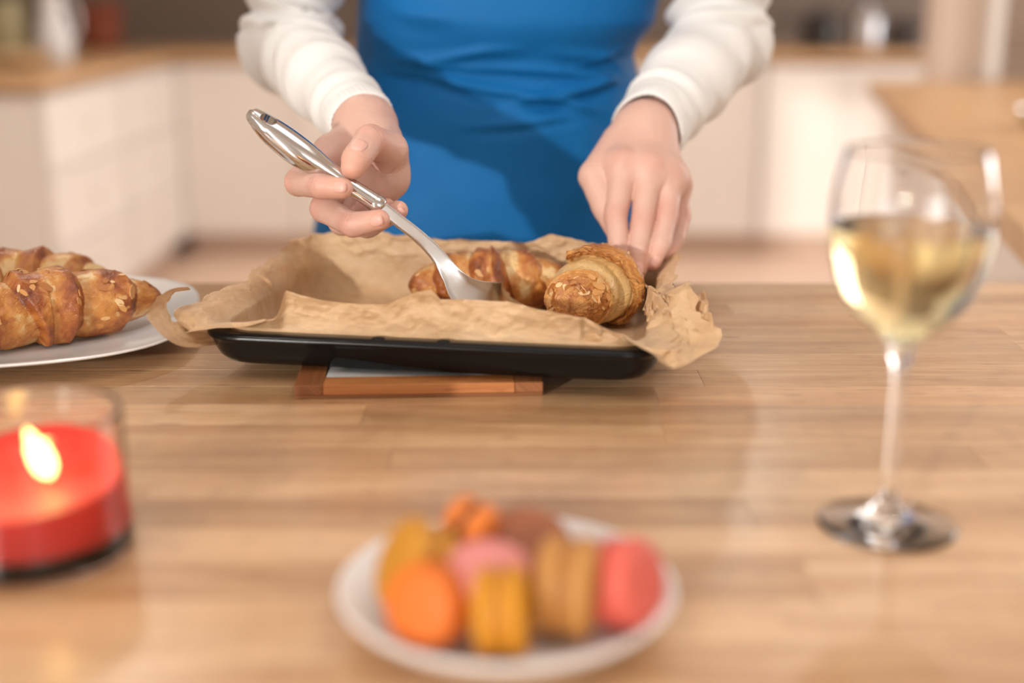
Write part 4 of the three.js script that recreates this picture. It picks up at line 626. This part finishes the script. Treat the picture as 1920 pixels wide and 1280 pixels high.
// ---------------------------------------------------------------- macarons on a small plate
const plateC = onTable(950, 1100, 0.016); plateC.y = TT;
{
  const t = thing('dessert_plate', 'small round off-white plate with macarons in the foreground', 'plate', plateC);
  t.scale.setScalar(0.965);
  part('dish', lathe([[0, 0.002], [0.044, 0.002], [0.045, 0.0], [0.049, 0.0], [0.0495, 0.003], [0.06, 0.006], [0.0715, 0.0125], [0.0755, 0.0165], [0.0768, 0.0186], [0.0762, 0.0200], [0.0742, 0.0198], [0.0715, 0.0180], [0.066, 0.0120], [0.058, 0.0075], [0.048, 0.0058], [0, 0.0056]], 96), std([0.84, 0.79, 0.745], 0.42, { clearcoat: 0.2, clearcoatRoughness: 0.3 }), t);
  const shellGeo = (R0, H, seed) => {                  // domed shell over a ruffled foot, base at y = 0
    const P = smoothPts([[R0 * 0.93, 0.0], [R0 * 1.0, 0.0008], [R0 * 1.02, 0.0022], [R0 * 0.985, 0.0036], [R0 * 0.995, 0.0046], [R0 * 0.97, H * 0.66], [R0 * 0.86, H * 0.85], [R0 * 0.6, H * 0.96], [R0 * 0.3, H * 0.995], [0.0001, H]], 34), N = P.length - 1;
    return grid(72, N, (u, v) => { const [r, y] = P[Math.round(v * N)], th = u * Math.PI * 2, ruff = y < 0.0042 ? 0.0007 * noise(Math.cos(th) * 9, Math.sin(th) * 9, y * 600, seed) : 0; return V(Math.cos(th) * (r + ruff), y, -Math.sin(th) * (r + ruff)); }, { closeU: true });
  };
  const shells = [shellGeo(0.0185, 0.0095, 1), shellGeo(0.0185, 0.0095, 2)];
  const fill = lathe(smoothPts([[0, -0.0022], [0.0165, -0.0022], [0.0172, 0], [0.0165, 0.0022], [0, 0.0022]], 16), 48);
  function macaron(label, px, py, h, normal, rgb, fillRgb, s = 1) {
    const t = thing('macaron', label, 'macaron', onTable(px, py, h), 'macarons on the small plate'), m = std(rgb, 0.55), mf = std(fillRgb, 0.5);
    t.quaternion.setFromUnitVectors(V(0, 1, 0), V(...normal).normalize()); t.scale.setScalar(s);
    part('shell', shells[0], m, t).position.y = 0.002; const b = part('shell', shells[1], m, t); b.rotation.x = Math.PI; b.position.y = -0.002; part('filling', fill, mf, t);
  }
  macaron('ochre yellow macaron leaning at the left of the small plate', 780, 1062, 0.030, [-0.75, 0.42, 0.25], [0.58, 0.25, 0.02], [0.5, 0.2, 0.03], 1.08);
  macaron('bright orange macaron showing its round face at the front left', 804, 1134, 0.0255, [-0.50, 0.28, 0.82], [0.74, 0.165, 0.012], [0.55, 0.14, 0.02], 0.93);
  macaron('orange macaron on edge at the back with dark chocolate filling', 876, 1006, 0.033, [0.86, -0.24, 0.40], [0.84, 0.23, 0.03], [0.09, 0.025, 0.012], 0.92);
  macaron('pink macaron lying flat in the middle of the heap', 914, 1092, 0.029, [0.05, 0.93, 0.30], [0.75, 0.26, 0.235], [0.6, 0.12, 0.1], 0.98);
  macaron('chocolate brown macaron at the back of the small plate', 988, 1034, 0.022, [0.12, 0.90, 0.42], [0.36, 0.115, 0.045], [0.03, 0.012, 0.008], 1.06);
  macaron('mustard yellow macaron standing on edge at the very front', 942, 1146, 0.0245, [0.985, 0.08, 0.10], [0.66, 0.275, 0.010], [0.55, 0.2, 0.012], 1.0);
  macaron('caramel tan macaron standing on edge right of the yellow one', 1066, 1098, 0.0270, [0.97, -0.02, 0.22], [0.54, 0.25, 0.06], [0.42, 0.16, 0.035], 1.14);
  macaron('coral red macaron standing on edge at the right of the plate', 1172, 1092, 0.0265, [0.80, 0.25, 0.55], [0.72, 0.13, 0.09], [0.75, 0.13, 0.09], 1.02);
}

// ---------------------------------------------------------------- wine glass
const glassMat = new THREE.MeshPhysicalMaterial({ color: 0xffffff, transmission: 1, thickness: 0.01, roughness: 0.0, ior: 1.5 });
{
  const p = onTable(1662, 985, 0), t = thing('wine_glass', 'stemmed glass of white wine on the right of the table', 'wine glass', V(p.x, TT, p.z));
  const out = smoothPts([[0.0345, 0.0006], [0.0350, 0.0014], [0.0343, 0.0024], [0.033, 0.0029], [0.022, 0.0050], [0.011, 0.0085], [0.0058, 0.014], [0.0043, 0.0225], [0.0038, 0.045], [0.0037, 0.07], [0.0042, 0.086], [0.0062, 0.0915], [0.0066, 0.0945], [0.0062, 0.0972], [0.0105, 0.1022], [0.0215, 0.1103], [0.0315, 0.1240], [0.0372, 0.1415], [0.0393, 0.160], [0.0384, 0.174], [0.0357, 0.187], [0.0337, 0.1945]], 150);
  const inn = smoothPts([[0.0335, 0.1952], [0.0329, 0.1945], [0.0348, 0.187], [0.0375, 0.174], [0.0384, 0.160], [0.0363, 0.1415], [0.0306, 0.1246], [0.0204, 0.1115], [0.0095, 0.1050], [0.0, 0.1040]], 90);
  part('glass', lathe([[0, 0.0014], [0.02, 0.0012], ...out, ...inn], 128), glassMat, t);
  const level = 0.157, win = inn.filter(([r, y]) => y < level).reverse().map(([r, y]) => [r + 0.00025 * (r > 0 ? 1 : 0), y - 0.0002]);
  const rl = win.at(-1)[0];
  part('wine', lathe([...win, [rl, level], [rl - 0.001, level - 0.0004], [0, level - 0.0005]], 128), new THREE.MeshPhysicalMaterial({ color: 0xffffff, transmission: 1, thickness: 0.05, roughness: 0, ior: 1.34, attenuationColor: new THREE.Color().setRGB(0.93, 0.78, 0.36), attenuationDistance: 0.085 }), t, 'pale golden white wine');
}

// ---------------------------------------------------------------- candle
{
  const c = V(-0.2345, TT, -0.5850), t = thing('candle', 'lit red candle in a clear glass tumbler', 'candle', c), Rg = 0.0455;
  part('glass', lathe([[0, 0], [Rg - 0.006, 0], [Rg - 0.001, 0.0015], [Rg + 0.0008, 0.005], [Rg, 0.010], [Rg - 0.0006, 0.03], [Rg - 0.0006, 0.0705], [Rg - 0.0012, 0.0722], [Rg - 0.0026, 0.0722], [Rg - 0.0032, 0.0705], [Rg - 0.0034, 0.03], [Rg - 0.004, 0.0165], [Rg - 0.010, 0.0132], [0, 0.0128]], 128), glassMat, t, 'clear tumbler');
  const wr = Rg - 0.0031, top = (x, z) => 0.0425 - 0.20 * z + 0.0012 * noise(x * 40, z * 40, 0, 95) - 0.004 * Math.exp(-((x - 0.012) ** 2 + (z - 0.006) ** 2) / 0.0006);
  const wax = merge([grid(96, 16, (u, v) => { const th = u * Math.PI * 2, r = wr * (1 - v) + 1e-5, x = Math.cos(th) * r, z = -Math.sin(th) * r; return V(x, top(x, z), z); }, { closeU: true }),
    grid(96, 6, (u, v) => { const th = u * Math.PI * 2, x = Math.cos(th) * (wr - 0.0006 * (1 - v)), z = -Math.sin(th) * (wr - 0.0006 * (1 - v)); return V(x, lerp(0.0132, top(x, z), v), z); }, { closeU: true }), new THREE.CylinderGeometry(wr, wr, 0.0002, 96, 1).translate(0, 0.0132, 0)]);
  part('wax', wax, new THREE.MeshPhysicalMaterial({ color: new THREE.Color().setRGB(0.82, 0.03, 0.018), roughness: 0.5, transmission: 0.35, thickness: 0 }), t, 'melted red wax');
  part('wick', new THREE.TubeGeometry(new THREE.CatmullRomCurve3([V(0.012, 0.0335, 0.006), V(0.012, 0.0400, 0.006), V(0.011, 0.0450, 0.0062)]), 12, 0.0009, 8), std([0.03, 0.02, 0.015], 0.9), t);
  const fp = smoothPts([[0.0001, 0.0], [0.0042, 0.004], [0.0056, 0.0095], [0.0046, 0.0165], [0.0022, 0.0235], [0.0001, 0.0275]], 30);
  const fl = part('flame', lathe(fp, 32), new THREE.MeshStandardMaterial({ color: 0x000000, emissive: new THREE.Color().setRGB(1, 0.62, 0.2), emissiveIntensity: 9 }), t); fl.position.set(0.0118, 0.0406, 0.0062); fl.rotation.z = R(21);
  const l = new THREE.PointLight(new THREE.Color().setRGB(1, 0.55, 0.2), 0.016); l.position.set(0.0062, 0.0560, 0.0062); l.castShadow = true; l.shadow.radius = 0.25; t.add(l);
}

scene.traverse((o) => { if (o.isMesh) o.castShadow = o.receiveShadow = true; });
renderer.render(scene, camera);
